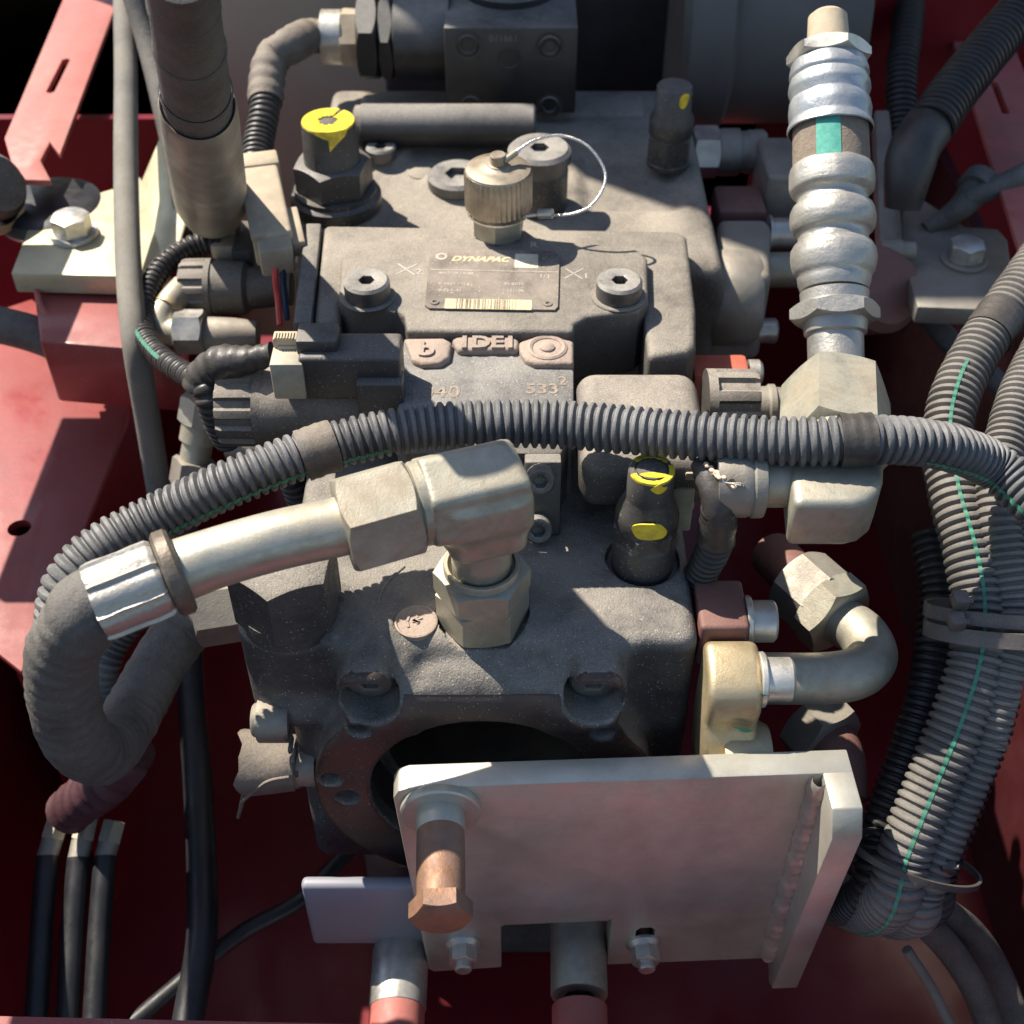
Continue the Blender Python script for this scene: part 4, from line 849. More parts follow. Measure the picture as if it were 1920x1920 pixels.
# ================================================================== REAR PUMP
RZ = 25
rear = thing('rear_pump', 'rear tandem pump body in sun-faded dust behind the name plate cover', 'pump', V(0, 380, -150))
RB = [P(700, 300, RZ), P(1325, 330, RZ)]
pw0, pw1 = P(575, 380, RZ).x, P(1340, 420, RZ).x
def rearf(p):
    d = sd_box(p, ((pw0+pw1)/2, 330, RZ-90), ((pw1-pw0)/2, 130, 90), 8)
    c1 = P(720, 292, RZ); d = smin(d, sd_cyl(p, (c1.x, c1.y, 0), 2, 17, RZ-30, RZ+5, 3), 8)
    c2 = P(1295, 410, 6); d = smin(d, sd_cyl(p, (pw1-26, 0, RZ-24), 1, 27, 200, 268, 5), 10)
    c3 = P(630, 395, RZ); d = smin(d, sd_cyl(p, (c3.x, c3.y, 0), 2, 32, RZ-40, RZ+3, 3), 6)
    c4 = P(860, 345, RZ); d = smin(d, sd_cyl(p, (c4.x, c4.y, 0), 2, 24, RZ-30, RZ+3, 3), 6)
    d = smax(d, -sd_box(p, (P(1180, 330, RZ).x, P(1180, 340, RZ).y, RZ+6), (34, 36, 11), 6), 8)
    return d
ob('housing', nets(rearf, (pw0-6, 196, -160), (pw1+6, 464, RZ+8), 2.4), M['castdusty'], rear)
ob('added_shade_mass', box(V(-15, 310, -280), 200, 290, 240), M['castlow'], rear, bev=8)  # second added mass, blocks sun passing under the rear pump
ob('rear_step', rbox_px(672, 172, 1210, 215, RZ+4, -60), M['castdusty'], rear, bev=6, seg=3)
q0 = P(840, 236, RZ+20)
ob('spool_tube', LL(q0, q0+V(60, 0, 0), [(676, 36), (680, 40), (1000, 40), (1004, 36)], 'x', 36), M['black'], rear); ob('spool_cap', LL(q0, q0+V(60, 0, 0), [(664, 30), (668, 37), (680, 38)], 'x', 32), M['castdusty'], rear)
ob('deck_pad', lathe(P(790, 325, RZ), V(0, 0, 1), [(9, -1), (9, 0.7), (8, 1.2), (0, 1.2)], 24), M['castdusty'], rear)
for (x, y, z, r, h) in ((715, 294, RZ+5, 11, 9), (858, 345, RZ+3, 21, 9)):
    ob('socket_plug', socket_head(P(x, y, z), V(0, 0, 1), r, h, r*0.42), M['screw'], rear)
# tall socket plug behind the test coupling
tp = P(1010, 385, RZ); th_ = zat(tp, 275)-RZ
ob('tall_plug', join(lathe(tp, V(0, 0, 1), [(0, 0), (19, 0), (19, th_-10), (20.5, th_-9), (20.5, th_-8)], 36), socket_head(tp+V(0, 0, th_-9), V(0, 0, 1), 21.5, 9, 6.5)), M['screw'], rear)
ob('tall_plug_skirt', lathe(tp, V(0, 0, 1), [(19.4, 0), (19.6, 1), (19.6, th_-16), (19, th_-15.5)], 36), M['plastic'], rear)
# left relief cartridge
lv = P(632, 385, RZ+4); lt = zat(lv, 226)-RZ-4
cr = ob('relief_cartridge', lathe(lv, V(0, 0, 1), [(0, 0), (30, 0), (31, 2), (31, 9), (28, 11), (28, 14), (0, 14)], 40), M['plastic'], rear)
ob('hex_body', hexnut(lv+V(0, 0, 13), V(0, 0, 1), 46, lt*0.34, rot=0.3), M['plastic'], cr)
ob('cap', lathe(lv, V(0, 0, 1), [(19.5, lt*0.4), (19.5, lt*0.52), (18.8, lt*0.55), (17.6, lt-1), (16.6, lt), (13, lt), (12.6, lt-0.6), (0, lt-0.4)], 40), M['plastic'], cr)
ob('paint_ring', ring_sector(lv+V(0, 0, lt), 6.8, 17.2, 0, 1.2, 7.3, 36, 1.8, 6), M['yellow'], cr)
ob('paint_drip', patch(lv, V(0, 0, 1), 18.0, math.atan2(v_.dot(V(0.1, -1, 0)), frame(V(0, 0, 1))[0].dot(V(0.1, -1, 0))), lt-5, [(x, y) for x, y in ((-12, 5), (-5, 4), (3, -2), (0, -8), (5, -3), (11, 1), (14, 5), (6, 6), (0, 6), (-6, 6))], 0.2), M['yellow'], cr)
# right relief cartridge
rv = P(1252, 306, RZ+2); rt = zat(rv, 160)-RZ-2
cr2 = ob('relief_cartridge', lathe(rv, V(0, 0, 1), [(0, 0), (15.5, 0), (15.5, rt*0.05), (14.5, rt*0.06), (14.2, rt*0.38), (15.8, rt*0.42), (15.8, rt*0.6), (13, rt*0.68), (12.4, rt-1), (11.6, rt), (0, rt)], 36), M['plastic'], rear)
ob('hex_collar', hexnut(rv+V(0, 0, rt*0.06), V(0, 0, 1), 28.5, rt*0.33, rot=0.3), M['plastic'], cr2)
ob('paint_daub', patch(rv, V(0, 0, 1), 12.8, math.atan2(frame(V(0, 0, 1))[1].dot(V(0.55, -1, 0)), frame(V(0, 0, 1))[0].dot(V(0.55, -1, 0))), rt-6, blob(4.0, 6.0, 18, 0.15, 2), 0.15), M['yellow'], cr2)

# ================================================================== VALVE BLOCK WITH HORIZONTAL SOLENOID
vz = 100
yb_ = P(957, 52, vz).y
x0, x1 = P(832, 52, vz).x, P(1084, 52, vz).x
vbk = thing('valve_block', 'black square manifold block with four socket screws in its front face, top centre', 'valve', V(0, yb_+50, 0))
zb_ = Q(957, 212, yb_).z
ob('block', box(V((x0+x1)/2, yb_+52, (vz+zb_)/2), x1-x0, 104, vz-zb_), M['black'], vbk, bev=1.2)
for x, y, r in ((877, 85, 8.2), (1031, 87, 8.2), (882, 197, 7.6), (1030, 198, 7.6)):
    c = Q(x, y, yb_)
    ob('counterbore', lathe(V(c.x, yb_-0.15, c.z), V(0, -1, 0), [(r*1.32, 0), (r*1.32, 0.25), (r*1.12, 0.3), (r*1.05, 0.05)], 28), M['blackdull'], vbk)
    ob('socket_screw', socket_head(V(c.x, yb_+1, c.z), V(0, -1, 0), r, 2.2, r*0.6), M['black'], vbk)
c = Q(954, 108, yb_); ob('blanking_disc', lathe(V(c.x, yb_-0.1, c.z), V(0, -1, 0), [(8.6, 0), (8.6, 0.6), (7.6, 0.7), (7.4, 0.2), (0, 0.2)], 30), M['black'], vbk)
text('stamped_digits', '011661', M['motor'], vbk, Q(917, 78, yb_-0.1), V(1, 0, 0), V(0, 0, 1), 7, 0.08)
tpc = P(955, -5, vz); ob('top_coil', lathe(V(tpc.x, yb_+66, vz), V(0, 0, 1), [(0, 0), (35, 0), (35, 5), (32, 7), (31, 14), (31, 250), (26, 256), (0, 256)], 44), M['black'], vbk)  # coil base is real; unseen tall upper part added to cast shade
c = P(995, 34, vz); ob('top_screw', socket_head(c+V(0, 0, -2), V(0, 0, 1), 8, 2.6, 3.6), M['black'], vbk)
zc_ = (vz+zb_)/2+6; xs = x0
def PX(x): return Q(x, 95, yb_+45).x
sc_ = V(0, yb_+45, zc_)
ob('solenoid_barrel', lathe(V(x0, sc_.y, zc_), V(-1, 0, 0), [(0, -2), (31, -2), (31, x0-PX(745)), (29, x0-PX(742)), (0, x0-PX(742))], 44), M['black'], vbk)
ob('lock_ring', hexnut(V(PX(742), sc_.y, zc_), V(-1, 0, 0), 56, PX(742)-PX(716), rot=0.3), M['black'], vbk); ob('gland_nut', hexnut(V(PX(714), sc_.y, zc_), V(-1, 0, 0), 58, PX(714)-PX(676), rot=0.5), M['black'], vbk)
ob('adapter', hexnut(V(PX(678), sc_.y, zc_), V(-1, 0, 0), 38, PX(678)-PX(642), rot=0.2), M['tan'], vbk); ob('adapter_ring', lathe(V(PX(645), sc_.y, zc_), V(-1, 0, 0), [(0, 0), (20, 0), (20, PX(645)-PX(608)), (18, PX(645)-PX(606)), (0, PX(645)-PX(606))], 32), M['zincclean'], vbk)
gl = V(PX(612), sc_.y, zc_)
cpts = [gl+V(4, 0, 0), gl+V(-12, 0, 1), P(552, 82, 96), P(512, 108, 92), P(500, 155, 82), P(496, 210, 72), P(486, 262, 62), P(478, 318, 54)]
csp = spline(cpts, 2)
tcab = thing('taped_cable', 'dusty tape-wrapped cable bending down from the manifold solenoid to a tan plug', 'cable', cpts[-1])
ob('tape_wrap', tube(csp[:int(len(csp)*0.72)], lambda s, i: 12.4+0.5*math.sin(s*0.55)+0.25*math.sin(s*1.7), 24, wob=0.02), M['tapedusty'], tcab)
ob('conduit', corrugated(cpts[4:], 11.0, 4.6, 1.6, 22), M['conduitblack'], tcab)
# tan plug lying along the line of sight
pa, pb = P(484, 318, 58), P(520, 490, 44); pd = (pb-pa).normalized(); pu = (V(0, 0, 1)-pd*pd.z).normalized(); ps = pd.cross(pu); PM = Matrix((ps, pd, pu)).transposed(); PLn = (pb-pa).length
ob('plug_body', box(pa+pd*PLn*0.46, 25, PLn*0.84, 26, PM), M['tan'], tcab, bev=2.5, seg=3)
ob('plug_cap', box(pa+pd*PLn*0.07, 28, PLn*0.16, 29, PM), M['tan'], tcab, bev=2)
ob('plug_nose', box(pa+pd*PLn*0.93, 21, PLn*0.18, 21, PM), M['tan'], tcab, bev=2)
ob('plug_latch', box(pa+pd*PLn*0.72+ps*-15, 9, PLn*0.38, 12, PM), M['tan'], tcab, bev=1.5); ob('plug_latch', box(pa+pd*PLn*0.68+ps*9+pu*11, 9, PLn*0.4, 5, PM), M['tan'], tcab, bev=1)
ob('wire', tube(spline([pb-pd*3, P(516, 520, 34), P(521, 560, 20), P(525, 610, 10)], 3), 2.1, 8), M['redwire'], tcab); ob('wire', tube(spline([pb-pd*3+ps*-6, P(530, 515, 34), P(534, 560, 20), P(538, 600, 10)], 3), 2.1, 8), M['bluewire'], tcab)

# ================================================================== BACKGROUND MACHINERY BEHIND THE BLOCK
em = thing('motor_housing', 'large dull black drive housing filling the dark space behind the manifold block', 'housing', V(40, 600, -100))
cx0, cx1 = Q(588, 60, 640).x, Q(1312, 60, 640).x
ob('case', box(V((cx0+cx1)/2, 690, -20), cx1-cx0, 130, 260), M['blackdull'], em, bev=8, seg=3)
ob('drum', lathe(V(P(1330, 60, 60).x-20, 590, 40), V(1, 0, 0), [(0, 0), (105, 0), (112, 6), (112, 40), (100, 46), (100, 150), (0, 150)], 56), M['motor'], em)
ob('case_flange', box(V((cx0+cx1)/2+20, 612, -10), cx1-cx0-90, 30, 190), M['blackdull'], em, bev=8, seg=3)
# ================================================================== FITTINGS AT THE REAR PUMP'S RIGHT
rf = thing('side_adapter', 'zinc hex adapter at the rear pump beside the black cartridge with a yellow dab', 'fitting', P(1390, 290, -10))
a = P(1300, 285, 6); e = a+V(100, 0, 0)
ob('hex', hexnut(V(P(1298, 285, 6).x, a.y, 6), V(1, 0, 0), 34, P(1346, 285, 6).x-P(1298, 285, 6).x, rot=0.1), M['zincclean'], rf)
ob('body', LL(a, e, [(1344, 40), (1352, 43), (1384, 43), (1386, 38), (1398, 38), (1400, 40), (1428, 41), (1434, 36)], 'x', 32), M['greyfit'], rf)
ob('block', rbox_px(1430, 255, 1500, 330, 24, -40), M['greyfit'], rf, bev=4, seg=3)
sf_ = thing('split_flange', 'grey split flange clamp with bolts on the right side of the rear pump', 'flange', P(1400, 520, -40))
xr = pw1
fpf = [(1342, 405), (1442, 405), (1448, 420), (1446, 470), (1452, 520), (1450, 580), (1438, 610), (1400, 640), (1322, 640), (1330, 500)]
ob('clamp', plan([(1346, 408), (1440, 408), (1447, 425), (1445, 470), (1448, 520), (1340, 520)], 10, -60), M['greyfit'], sf_, bev=6, seg=4)
cl = P(1385, 560, -20)
ob('clamp_lobe', lathe(V(P(1336, 540, 0).x, P(1390, 540, -10).y, -18), V(1, 0, 0), [(0, 0), (30, 0), (33, 4), (33, 28), (29, 34), (0, 34)], 40), M['greyfit'], sf_)
for (x0_, x1_, y, hw, m_) in ((1444, 1492, 437, 28, M['zincclean']), (1436, 1476, 366, 27, M['gold'])):
    p0 = P(x0_, y, -4); ob('bolt_head', LL(p0, p0+V(50, 0, 0), [(x0_-4, hw+5), (x0_, hw+5), (x0_+2, hw), (x1_-3, hw), (x1_, hw-3)], 'x', 28), m_, sf_)
p0 = P(1344, 370, 0); ob('upper_clamp', rbox_px(1342, 345, 1434, 396, 8, -30), M['oxide'], sf_, bev=4)
p0 = P(1440, 506, -20); ob('tube', LL(p0, p0+V(60, 0, 0), [(1436, 33), (1560, 33)], 'x', 28), M['zinc'], sf_)
p0 = P(1440, 620, -40); ob('lower_bolt', LL(p0, p0+V(60, 0, 0), [(1400, 22), (1452, 24), (1456, 20)], 'x', 24), M['zincclean'], sf_)
# red-tipped sensor by the right solenoid
rs_ = thing('pressure_sensor', 'orange-red sensor body with grey tip behind the right solenoid', 'sensor', P(1360, 690, -10))
ob('body', rbox_px(1298, 662, 1404, 705, 4, -30), M['orange'], rs_, bev=3); p0 = P(1404, 700, -8); ob('tip', LL(p0, p0+V(40, 0, 0), [(1402, 26), (1422, 26), (1428, 20)], 'x', 28), M['zincclean'], rs_)
pc = P(1410, 762, -4); pf = thing('pipe_coupling', 'dull pipe coupling between right solenoid knob and the big brass-tinted nut', 'fitting', pc)
ob('body', LL(pc, pc+V(60, 0, 0), [(1400, 36), (1436, 38), (1440, 42), (1450, 42), (1452, 36), (1490, 36)], 'x', 28), M['greyfit'], pf)

# ================================================================== LEFT CLUSTER
ls = thing('lower_solenoid', 'dusty black solenoid with ribbed end knob at the far left of the name plate cover', 'solenoid', P(450, 540, -20))
q0 = P(545, 540, -8)
ob('barrel', LL(q0, q0-V(60, 0, 0), [(548, 32), (470, 40), (462, 50), (402, 52), (398, 48)], 'x', 32), M['plasticdusty'], ls)
ob('end_knob', ribbed(P(402, 540, -8), V(-1, 0, 0), 20, 21, 12, 1.8), M['plasticdusty'], ls)
ob('plug', rbox_px(400, 418, 446, 462, 14, -6), M['tan'], ls, bev=1.5); ob('plug_latch', rbox_px(404, 408, 440, 420, 22, 12), M['tan'], ls, bev=1.5); ob('socket', rbox_px(440, 412, 480, 470, 16, -20), M['plastic'], ls, bev=2)
lf = thing('elbow_fitting', 'zinc elbow fitting with amber ring left of the lower solenoid', 'fitting', P(350, 620, -20))
ob('hex', hexnut(P(384, 622, -16), V(-1, 0, 0), 26, 19, rot=0.25), M['zincclean'], lf); q0 = P(480, 628, -20); ob('union', LL(q0, q0-V(60, 0, 0), [(484, 26), (440, 32), (390, 34), (382, 30)], 'x', 28), M['greyfit'], lf)
ob('elbow', tube(spline([P(334, 624, -16), P(310, 618, -15), P(302, 596, -10), P(318, 570, -6), P(345, 540, -4)], 2), 9.5, 24), M['zinc'], lf)
ob('amber_ring', lathe(P(316, 578, -7), (P(345, 540, -4)-P(302, 596, -10)).normalized(), [(8.5, -3), (10.6, -2), (10.6, 2), (8.5, 3)], 28), M['gold'], lf)
lv_ = thing('hose_end_fitting', 'pale zinc hose end of stacked nuts in the gap at left below the harness', 'fitting', P(370, 880, -60))
ha, hb = P(385, 745, -36), P(358, 905, -90); hd = (hb-ha).normalized(); hl = (hb-ha).length
ob('upper_nut', hexnut(ha, hd, 27, hl*0.3, rot=0.2), M['ferrule'], lv_); ob('body', lathe(ha, hd, [(0, hl*0.28), (12.5, hl*0.3), (12.5, hl*0.5), (10, hl*0.52), (10, hl*0.75), (0, hl*0.75)], 28), M['zinc'], lv_); ob('lower_nut', hexnut(ha+hd*hl*0.72, hd, 25, hl*0.3, rot=0.4), M['greyfit'], lv_)
ob('hose', tube(spline([hb-hd*3, P(345, 945, -110), P(338, 985, -140), P(336, 1015, -170)], 4), 12, 24), M['rubber'], lv_)
# pinkish union under the left solenoid
pu_ = thing('banjo_union', 'dull pink-grey union below the ribbed knob of the left solenoid', 'fitting', P(450, 850, -50))
q0 = P(480, 838, -40); ob('body', LL(q0, q0-V(60, 0, 0), [(500, 24), (440, 26), (424, 22)], 'x', 28), M['greyfit'], pu_)
# grey hoses at left
def hose(name, label, pts, r, m, extra=None, cat='hose', n=24, bands=()):
    t = thing(name, label, cat, pts[-1]); o = ob('hose', tube(spline(pts, 3), r, n), m, t)
    for k, (p0, p1, rr, mm, nm) in enumerate(bands): ob(nm, tube([p0, p1], rr, n), mm, t)
    return t
hose('grey_hose', 'slim grey hose running straight down the left side past the zinc mount', [P(232, -40, 90), P(236, 120, 62), P(236, 300, 36), P(239, 450, 18), P(245, 560, 6), P(256, 660, -12), P(276, 780, -60), P(300, 930, -130)], 8.6, M['hosegrey'])
hose('black_hose', 'slim black hose slanting behind the thick hose at upper left', [P(240, -40, 110), P(282, 100, 70), P(325, 280, 30), P(355, 420, -10), P(380, 480, -40)], 8.4, M['rubber'])
thk_ = thing('suction_hose', 'thick dark hose with long smooth metal ferrule at upper left', 'hose', P(420, 420, 0))
ta, tb = P(335, -60, 290), P(402, 420, 10)
ob('hose', LL(ta, tb, [(-60, 68), (100, 66), (240, 64)], 'y', 36), M['rubber'], thk_)
for yy in (5, 85, 165): ob('wrap_ridge', LL(ta, tb, [(yy, 67), (yy+2, 69.5), (yy+5, 69.5), (yy+7, 67)], 'y', 36, False, False), M['rubber'], thk_)
ob('ferrule', LL(ta, tb, [(230, 62), (196, 66), (194, 70), (198, 73), (230, 73), (330, 70), (372, 68), (388, 60), (402, 42), (440, 40)], 'y', 40, False, True), M['greyfit'], thk_)
# mount plate left
lm = thing('engine_mount', 'yellow-zinc mount plate with hex bolt and upright rib at the left', 'mount', P(150, 500, -30))
ZM = -6
ob('plate', plan([(64, 396), (215, 352), (262, 330), (300, 400), (318, 520), (20, 512)], ZM, ZM-16), M['bracketzinc'], lm, bev=1.5)
ob('rib', prism([P(262, 345, ZM), P(300, 255, ZM+24), P(318, 262, ZM+30), P(322, 400, ZM+6), P(300, 480, ZM)], V(12, 2, 0)), M['bracketzinc'], lm, bev=1.5)
ob('rubber_pad', lathe(P(92, 385, ZM-2), V(0, 0, 1), [(0, -10), (38, -10), (40, -6), (38, 2), (32, 5), (0, 5)], 40), M['blackclean'], lm)
mb = P(140, 442, ZM)
ob('washer', disc(mb, V(0, 0, 1), 17, 0, 3.5), M['zincclean'], lm); ob('bolt_head', hexnut(mb+V(0, 0, 3.4), V(0, 0, 1), 24, 13, rot=0.5), M['zincclean'], lm)
# right mount
rm = thing('engine_mount', 'dull mauve-grey mount plate with hex bolt at the right, behind the corrugated bundle', 'mount', P(1800, 500, -40))
ob('plate', plan([(1692, 372), (1720, 366), (1810, 424), (1872, 428), (1890, 450), (1905, 560), (1898, 582), (1720, 575), (1690, 470)], ZM-4, ZM-18), M['greyfit'], rm, bev=2)
mb = P(1806, 490, ZM-4)
ob('washer', disc(mb, V(0, 0, 1), 16, 0, 3), M['greyfit'], rm); ob('bolt_head', hexnut(mb+V(0, 0, 3), V(0, 0, 1), 22, 12, rot=0.4), M['zincclean'], rm)
ob('upright', prism([P(1640, 205, 20), P(1668, 205, 20), P(1692, 430, 0), P(1690, 470, -8), P(1650, 470, -8)], V(0, 0, -16)), M['greyfit'], rm, bev=2)
p0 = P(1660, 470, 0); ob('bolt_tip', LL(p0, p0+V(40, 0, 0), [(1648, 22), (1688, 22), (1690, 18), (1714, 16)], 'x', 20), M['greyfit'], rm)
ob('mount_boss', lathe(P(1650, 545, -20), V(0.3, -0.6, 0.5), [(0, -20), (30, -20), (30, 6), (24, 12), (0, 12)], 32), M['oxide'], rm)
# ================================================================== RED STEELWORK
def slotted(name, label, poly, z, thick, m, slots=(), cat='frame', holes=()):
    t = thing(name, label, cat, P(sum(p[0] for p in poly)/len(poly), max(p[1] for p in poly), z))
    wb = ob('web', prism([P(x, y, zz) for x, y, zz in poly], V(0, 0, -thick)), m, t, bev=1.2)
    for q in slots:
        a, b = P(*q[0]), P(*q[1]); e = (b-a).normalized(); n_ = V(0, 0, 1).cross(e).normalized(); cut(wb, prism([a-n_*q[2]+V(0, 0, 40), b-n_*q[2]+V(0, 0, 40), b+e*q[2]*0.8+V(0, 0, 40), b+n_*q[2]+V(0, 0, 40), a+n_*q[2]+V(0, 0, 40), a-e*q[2]*0.8+V(0, 0, 40)], V(0, 0, -90)))
    return t
lr = thing('red_rail', 'sunlit dusty red frame rail with a round hole at the left edge', 'rail', P(100, 1100, -90))
ZR = -120
rtop = ob('top_flange', plan([(-160, 560), (-30, 590), (60, 560), (150, 640), (244, 734), (238, 790), (82, 1188), (40, 1260), (-160, 1100)], ZR, ZR-6), M['red'], lr, bev=1.5)
ob('side_web', prism([P(244, 734, ZR-7), P(82, 1188, ZR-7), P(40, 1260, ZR-7), P(30, 1260, ZR-7), P(72, 1188, ZR-7), P(232, 734, ZR-7)], V(0, 0, -275)), M['redshade'], lr)
cut(rtop, lathe(P(36, 990, ZR), V(0, 0, 1), [(0, -30), (7.8, -30), (7.8, 30), (0, 30)], 28))
cbk = thing('cross_member', 'dark red box section under the zinc mount plate at left', 'beam', P(150, 640, -60))
ob('box', plan([(62, 536), (330, 536), (330, 660), (75, 640)], ZM-18, ZM-70), M['red'], cbk, bev=2)
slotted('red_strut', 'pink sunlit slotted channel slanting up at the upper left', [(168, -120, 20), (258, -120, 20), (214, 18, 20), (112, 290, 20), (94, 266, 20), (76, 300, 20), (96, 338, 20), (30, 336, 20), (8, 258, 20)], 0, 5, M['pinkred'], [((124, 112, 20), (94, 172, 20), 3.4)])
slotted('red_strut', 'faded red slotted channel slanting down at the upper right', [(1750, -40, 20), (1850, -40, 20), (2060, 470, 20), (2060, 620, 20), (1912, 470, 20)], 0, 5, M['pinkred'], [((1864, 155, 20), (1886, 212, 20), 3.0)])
rd = thing('red_disc', 'salmon red rounded cover behind the crimped hose at the top right', 'cover', P(1640, 60, 20))
ob('dome', lathe(P(1625, 10, 30), V(0.2, -0.8, 0.45), [(0, -30), (38, -30), (38, 0), (34, 5), (20, 9), (0, 10)], 40), M['orange'], rd)
kb = thing('cable_end_cap', 'round amber-rimmed black cap cut by the left edge of the picture', 'cap', P(0, 380, 20))
ob('cap', lathe(P(-14, 350, 20), V(0.75, -0.4, 0.5), [(0, -14), (22, -14), (24, -8), (24, 4), (20, 10), (0, 12)], 36), M['plastic'], kb); ob('rim', lathe(P(-12, 372, 14), V(0.75, -0.4, 0.5), [(20, -10), (25, -8), (25, -2), (20, 0)], 36), M['gold'], kb)
frl = thing('front_rail', 'thin strip of dusty red front sill along the lower left edge', 'rail', P(250, 1925, -180))
ob('sill', plan([(-60, 1904), (520, 1917), (2000, 1950), (2000, 2350), (-60, 2350)], -150, -156), M['red'], frl)

# ================================================================== RIGHT HAND BUNDLE
def conduit(label, pts, r, pitch, m, stripe=None, name='corrugated_conduit', bands=()):
    t = thing(name, label, 'conduit', pts[-1], 'corrugated conduits at the right')
    ob('sleeve', corrugated(pts, r, pitch, pitch*0.45 if r > 9 else pitch*0.36, 28 if r > 9 else 18), M[m], t)
    if stripe: ob('tracer_stripe', corrugated(pts, r, pitch, pitch*0.45 if r > 9 else pitch*0.36, 28, arc=(stripe[0], stripe[1], 0), lift=0.22, span=(stripe[2], stripe[3])), M['green'], t)
    for b in bands: ob('tape_wrap', tube(spline(b, 2), lambda s, i: r+0.4+0.2*math.sin(s), 24), M['tape'], t)
    return t
cA = [P(1965, 470, 60), P(1900, 560, 54), P(1838, 650, 46), P(1792, 740, 38), P(1776, 830, 28), P(1790, 930, 18), P(1818, 1030, 6), P(1836, 1130, -8), P(1832, 1230, -22), P(1800, 1340, -42), P(1752, 1460, -66), P(1700, 1590, -92), P(1668, 1690, -122), P(1662, 1735, -150)+V(-6, 34, -40), P(1662, 1735, -150)+V(-20, 110, -120)]
conduit('fat dusty conduit with bright green tracer line in the right-hand bundle', cA, 14.2, 4.9, 'conduitlight', (0.0, 0.14, 0.2, 0.9), bands=[[P(1878, 592, 51), P(1850, 632, 48)]])
cB = [P(1960, 640, 50), P(1912, 740, 44), P(1880, 860, 34), P(1868, 960, 22), P(1880, 1050, 8), P(1895, 1150, -8), P(1880, 1260, -26), P(1838, 1400, -56), P(1785, 1530, -84), P(1730, 1660, -112), P(1712, 1715, -135), P(1705, 1745, -158)+V(-6, 34, -40), P(1705, 1745, -158)+V(-20, 110, -120)]
conduit('second dusty ribbed conduit behind the green-lined one, entering from the right edge', cB, 11.6, 4.4, 'conduitlight')
cC = [P(1950, 850, 26), P(1918, 960, 14), P(1908, 1060, 4), P(1905, 1160, -10), P(1890, 1280, -30), P(1858, 1400, -54)]
conduit('thin pale ribbed conduit outermost in the right-hand bundle', cC, 7.6, 3.6, 'conduitlight')
cD = [P(1858, 1395, -54), P(1815, 1480, -72), P(1755, 1570, -90), P(1715, 1640, -106), P(1690, 1720, -125)]
conduit('slim bright ribbed sleeve leaving the bundle towards the lower cable tie', cD, 5.2, 3.0, 'conduitlight')
cE = [P(1740, 1000, -20), P(1760, 1120, -36), P(1740, 1280, -60), P(1700, 1420, -86), P(1650, 1560, -112), P(1620, 1680, -140), P(1612, 1710, -160)+V(-10, 40, -60), P(1612, 1710, -160)+V(-20, 110, -120)]
conduit('black corrugated conduit in shade on the inner side of the bundle', cE, 11, 4.8, 'conduitblack')
cF = [P(1890, 1180, -30), P(1870, 1330, -60), P(1815, 1480, -90), P(1760, 1620, -116), P(1742, 1700, -145), P(1738, 1740, -170)+V(-4, 34, -40), P(1738, 1740, -170)+V(-10, 110, -110)]
conduit('dark ribbed conduit on the outer side of the bundle near the lower tie', cF, 11, 4.6, 'conduitblack', (0.9, 0.2, 0.4, 0.8))
# top right conduits
tA = [P(1985, -60, 120), P(1880, 60, 95), P(1790, 170, 75), P(1745, 235, 64)]
t = conduit('black conduit with smooth taped end slanting down from the top right corner', tA, 17, 5.0, 'conduitblack'); ob('tape_end', tube(spline([P(1745, 232, 62), P(1715, 278, 55), P(1702, 330, 42), P(1692, 390, 22)], 3), lambda s, i: 17.4 if s < 40 else max(8, 17.4-(s-40)*0.16), 24), M['tape'], t)
conduit('black ribbed conduit behind the crimped hose, near the top right', [P(1712, -40, 60), P(1700, 60, 40), P(1690, 150, 20), P(1690, 260, -10)], 12.5, 4.8, 'conduitblack')
bcb = hose('battery_cable', 'black cable with rubber boot coming in from the right edge above the mount', [P(1985, 290, 30), P(1880, 345, 20), P(1810, 375, 10)], 7.5, M['rubber'], cat='cable', bands=[(P(1842, 338, 16), P(1826, 358, 13), 13.5, M['rubber'], 'boot_collar')])
ob('boot', tube(spline([P(1838, 345, 14), P(1805, 385, 6), P(1770, 410, -4), P(1735, 430, -10)], 2), lambda s, i: 12.5-min(7, s*0.14), 24), M['rubber'], bcb)
hose('thin_cable', 'slim black cable in the shade between mount plate and bundle', [P(1690, 470, -30), P(1720, 560, -40), P(1780, 640, -50), P(1850, 700, -60), P(1925, 760, -70)], 8, M['rubber'], cat='cable')
# cable ties
def band(o, ax, ex, rx, ry, wd, th, head=None):
    a = ax.normalized(); e = (ex-a*ex.dot(a)).normalized(); f = a.cross(e); n = 48; rs = []
    for k in range(n):
        t = 2*math.pi*k/n; ro = e*math.cos(t)*rx+f*math.sin(t)*ry; nr = (e*math.cos(t)/rx+f*math.sin(t)/ry).normalized()
        rs.append([o+ro+a*wd/2, o+ro+nr*th+a*wd/2, o+ro+nr*th-a*wd/2, o+ro-a*wd/2])
    vs = [p for r in rs for p in r]; fs = [(k*4+q, ((k+1) % n)*4+q, ((k+1) % n)*4+(q+1) % 4, k*4+(q+1) % 4) for k in range(n) for q in range(4)]
    return vs, fs
def tie(label, c, ax, rx, ry, wd, hp, m='tie'):
    t = thing('cable_tie', label, 'cable tie', c, 'cable ties'); e = V(1, 0, 0)
    ob('strap', band(c, ax, e, rx, ry, wd, 1.6), M[m], t)
    d = (hp-c); ob('head', box(hp, 8, 8.5, 7, None), M[m], t, bev=1); ob('tail', tube([hp, hp+V(5, -3, 3)], 1.4, 8), M[m], t)
bax = (P(1836, 1080, 0)-P(1836, 1210, -20)).normalized()+V(0, 0, 0.5)
tie('upper dusty cable tie with square head gripping the right-hand bundle', P(1862, 1150, -12), bax, 34, 24, 7, P(1800, 1125, 8))
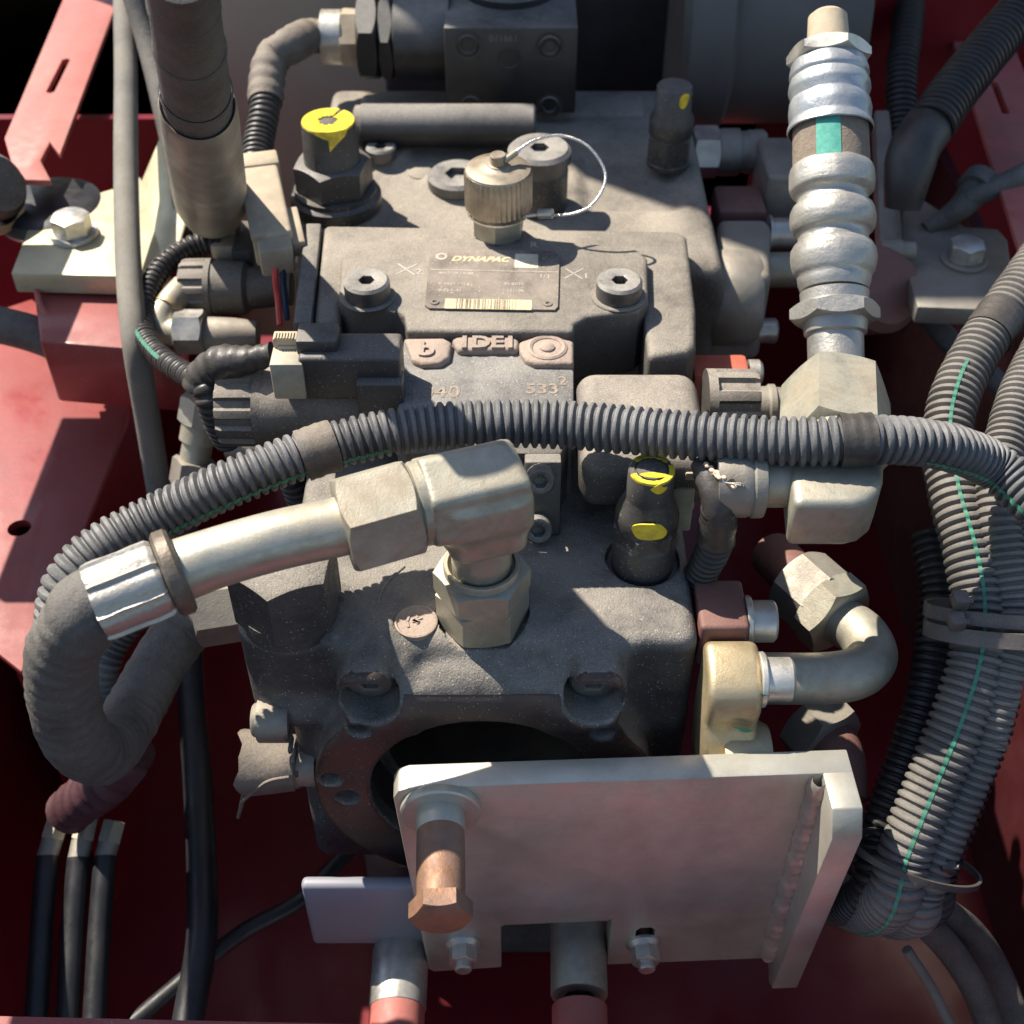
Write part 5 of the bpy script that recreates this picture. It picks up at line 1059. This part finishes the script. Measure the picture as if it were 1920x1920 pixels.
tie('second dusty strap just below the upper cable tie on the right-hand bundle', P(1862, 1185, -16), bax, 34, 24, 8, P(1793, 1165, 2))
bax2 = (P(1760, 1500, -80)-P(1690, 1660, -105)).normalized()+V(0, 0, 0.8)
tie('thin black cable tie round the lower end of the right-hand bundle', P(1716, 1612, -100), bax2, 34, 22, 3.5, P(1775, 1622, -96), 'tape')
# lower right wires running off
for i, (pts, r, lb) in enumerate((([P(1700, 1700, -150), P(1780, 1780, -190), P(1840, 1880, -220), P(1870, 1990, -240)], 8, 'mauve-black hose leaving the bundle to the lower right corner'), ([P(1720, 1680, -160), P(1820, 1750, -205), P(1880, 1850, -240), P(1925, 1990, -260)], 9, 'outer dark hose curving to the lower right corner'), ([P(1700, 1780, -180), P(1745, 1850, -200), P(1790, 1940, -215), P(1810, 1990, -220)], 3, 'thin pale wire at the lower right'))):
    hose('loose_hose' if i < 2 else 'loose_wire', lb, pts, r, M['rubber'] if i < 2 else M['hosegrey'], cat='hose' if i < 2 else 'wire')

# ================================================================== LOWER LEFT: PIPES AND CONNECTORS IN THE SHADE
hose('black_pipe', 'smooth black vertical pipe in the shade at lower left', [P(352, 1160, -190), P(358, 1300, -205), P(370, 1460, -220), P(378, 1620, -235), P(378, 1760, -245), P(355, 1900, -255), P(340, 1990, -260)], 9.5, M['blackclean'], cat='pipe')
hose('thin_black_pipe', 'thin black tube crossing the red floor diagonally at lower left', [P(200, 1960, -275), P(330, 1850, -275), P(450, 1752, -275), P(560, 1690, -275), P(640, 1610, -275), P(700, 1540, -275)], 5.5, M['blackclean'], cat='pipe')
for i, (x, y, x2, y2, lb) in enumerate(((112, 1528, 86, 1615, 'leftmost pale hose end in the dark lower left group'), (165, 1528, 145, 1618, 'middle pale hose end in the dark lower left group'), (215, 1540, 195, 1615, 'right-hand pale hose end in the dark lower left group'))):
    a, b = P(x, y, -215), P(x2, y2, -225); d = (b-a).normalized(); L_ = (b-a).length
    t = thing('hose_coupling', lb, 'hose', b, 'hose ends at lower left')
    ob('nut', hexnut(a, d, 13, L_*0.55, rot=0.2), M['zinc'], t); ob('ferrule', lathe(a, d, [(0, L_*0.5), (6.5, L_*0.5), (6.5, L_), (0, L_)], 18), M['greyfit'], t)
    ob('hose', tube(spline([b-d*3, P(x2-8, y2+120, -240), P(x2-20, y2+330, -262)], 4), 7, 16), M['blackclean'], t)
dk = thing('wrapped_bundle', 'plum wrapped cable bundle just under the loop of the thick left hose', 'cable', P(200, 1500, -140))
ob('wrap', tube(spline([P(250, 1400, -130), P(215, 1455, -150), P(170, 1490, -175), P(130, 1520, -200)], 3), lambda s, i: 14+1.0*math.sin(s*0.5), 20, wob=0.05), M['plum'], dk); ob('flap', box(P(220, 1452, -128), 26, 5, 26, Matrix.Rotation(0.6, 3, 'Y')), M['plum'], dk, bev=1)
lc = thing('armoured_cable', 'dark cable with clip lying on the red beam at the left edge', 'cable', P(120, 630, -40))
ob('sleeve', tube(spline([P(-40, 600, -40), P(60, 625, -44), P(150, 660, -50), P(250, 700, -66)], 3), 13, 24), M['rubber'], lc); ob('clip', band(P(112, 640, -47), P(150, 660, -50)-P(60, 625, -44), V(0, 0, 1), 14, 14, 6, 1.5), M['tie'], lc); ob('clip_tail', tube(spline([P(108, 612, -30), P(80, 580, -24), P(68, 545, -20)], 2), lambda s, i: 3-s*0.03, 8), M['pinkred'], lc)
bc_ = thing('rear_conduit', 'ribbed conduit in shade behind the loop of the thick left hose', 'conduit', P(210, 1250, -110))
ob('sleeve', corrugated([P(260, 1150, -100), P(220, 1200, -112), P(195, 1260, -125), P(190, 1330, -150)], 9, 4.4, 1.8, 20), M['conduit'], bc_)
sc2 = thing('short_conduit', 'short dusty ribbed conduit peeping out under the left tape wrap of the long conduit', 'conduit', P(560, 930, -40))
ob('sleeve', corrugated([P(540, 880, -20), P(556, 915, -35), P(575, 965, -60)], 9, 4.6, 1.8, 20), M['conduitblack'], sc2)
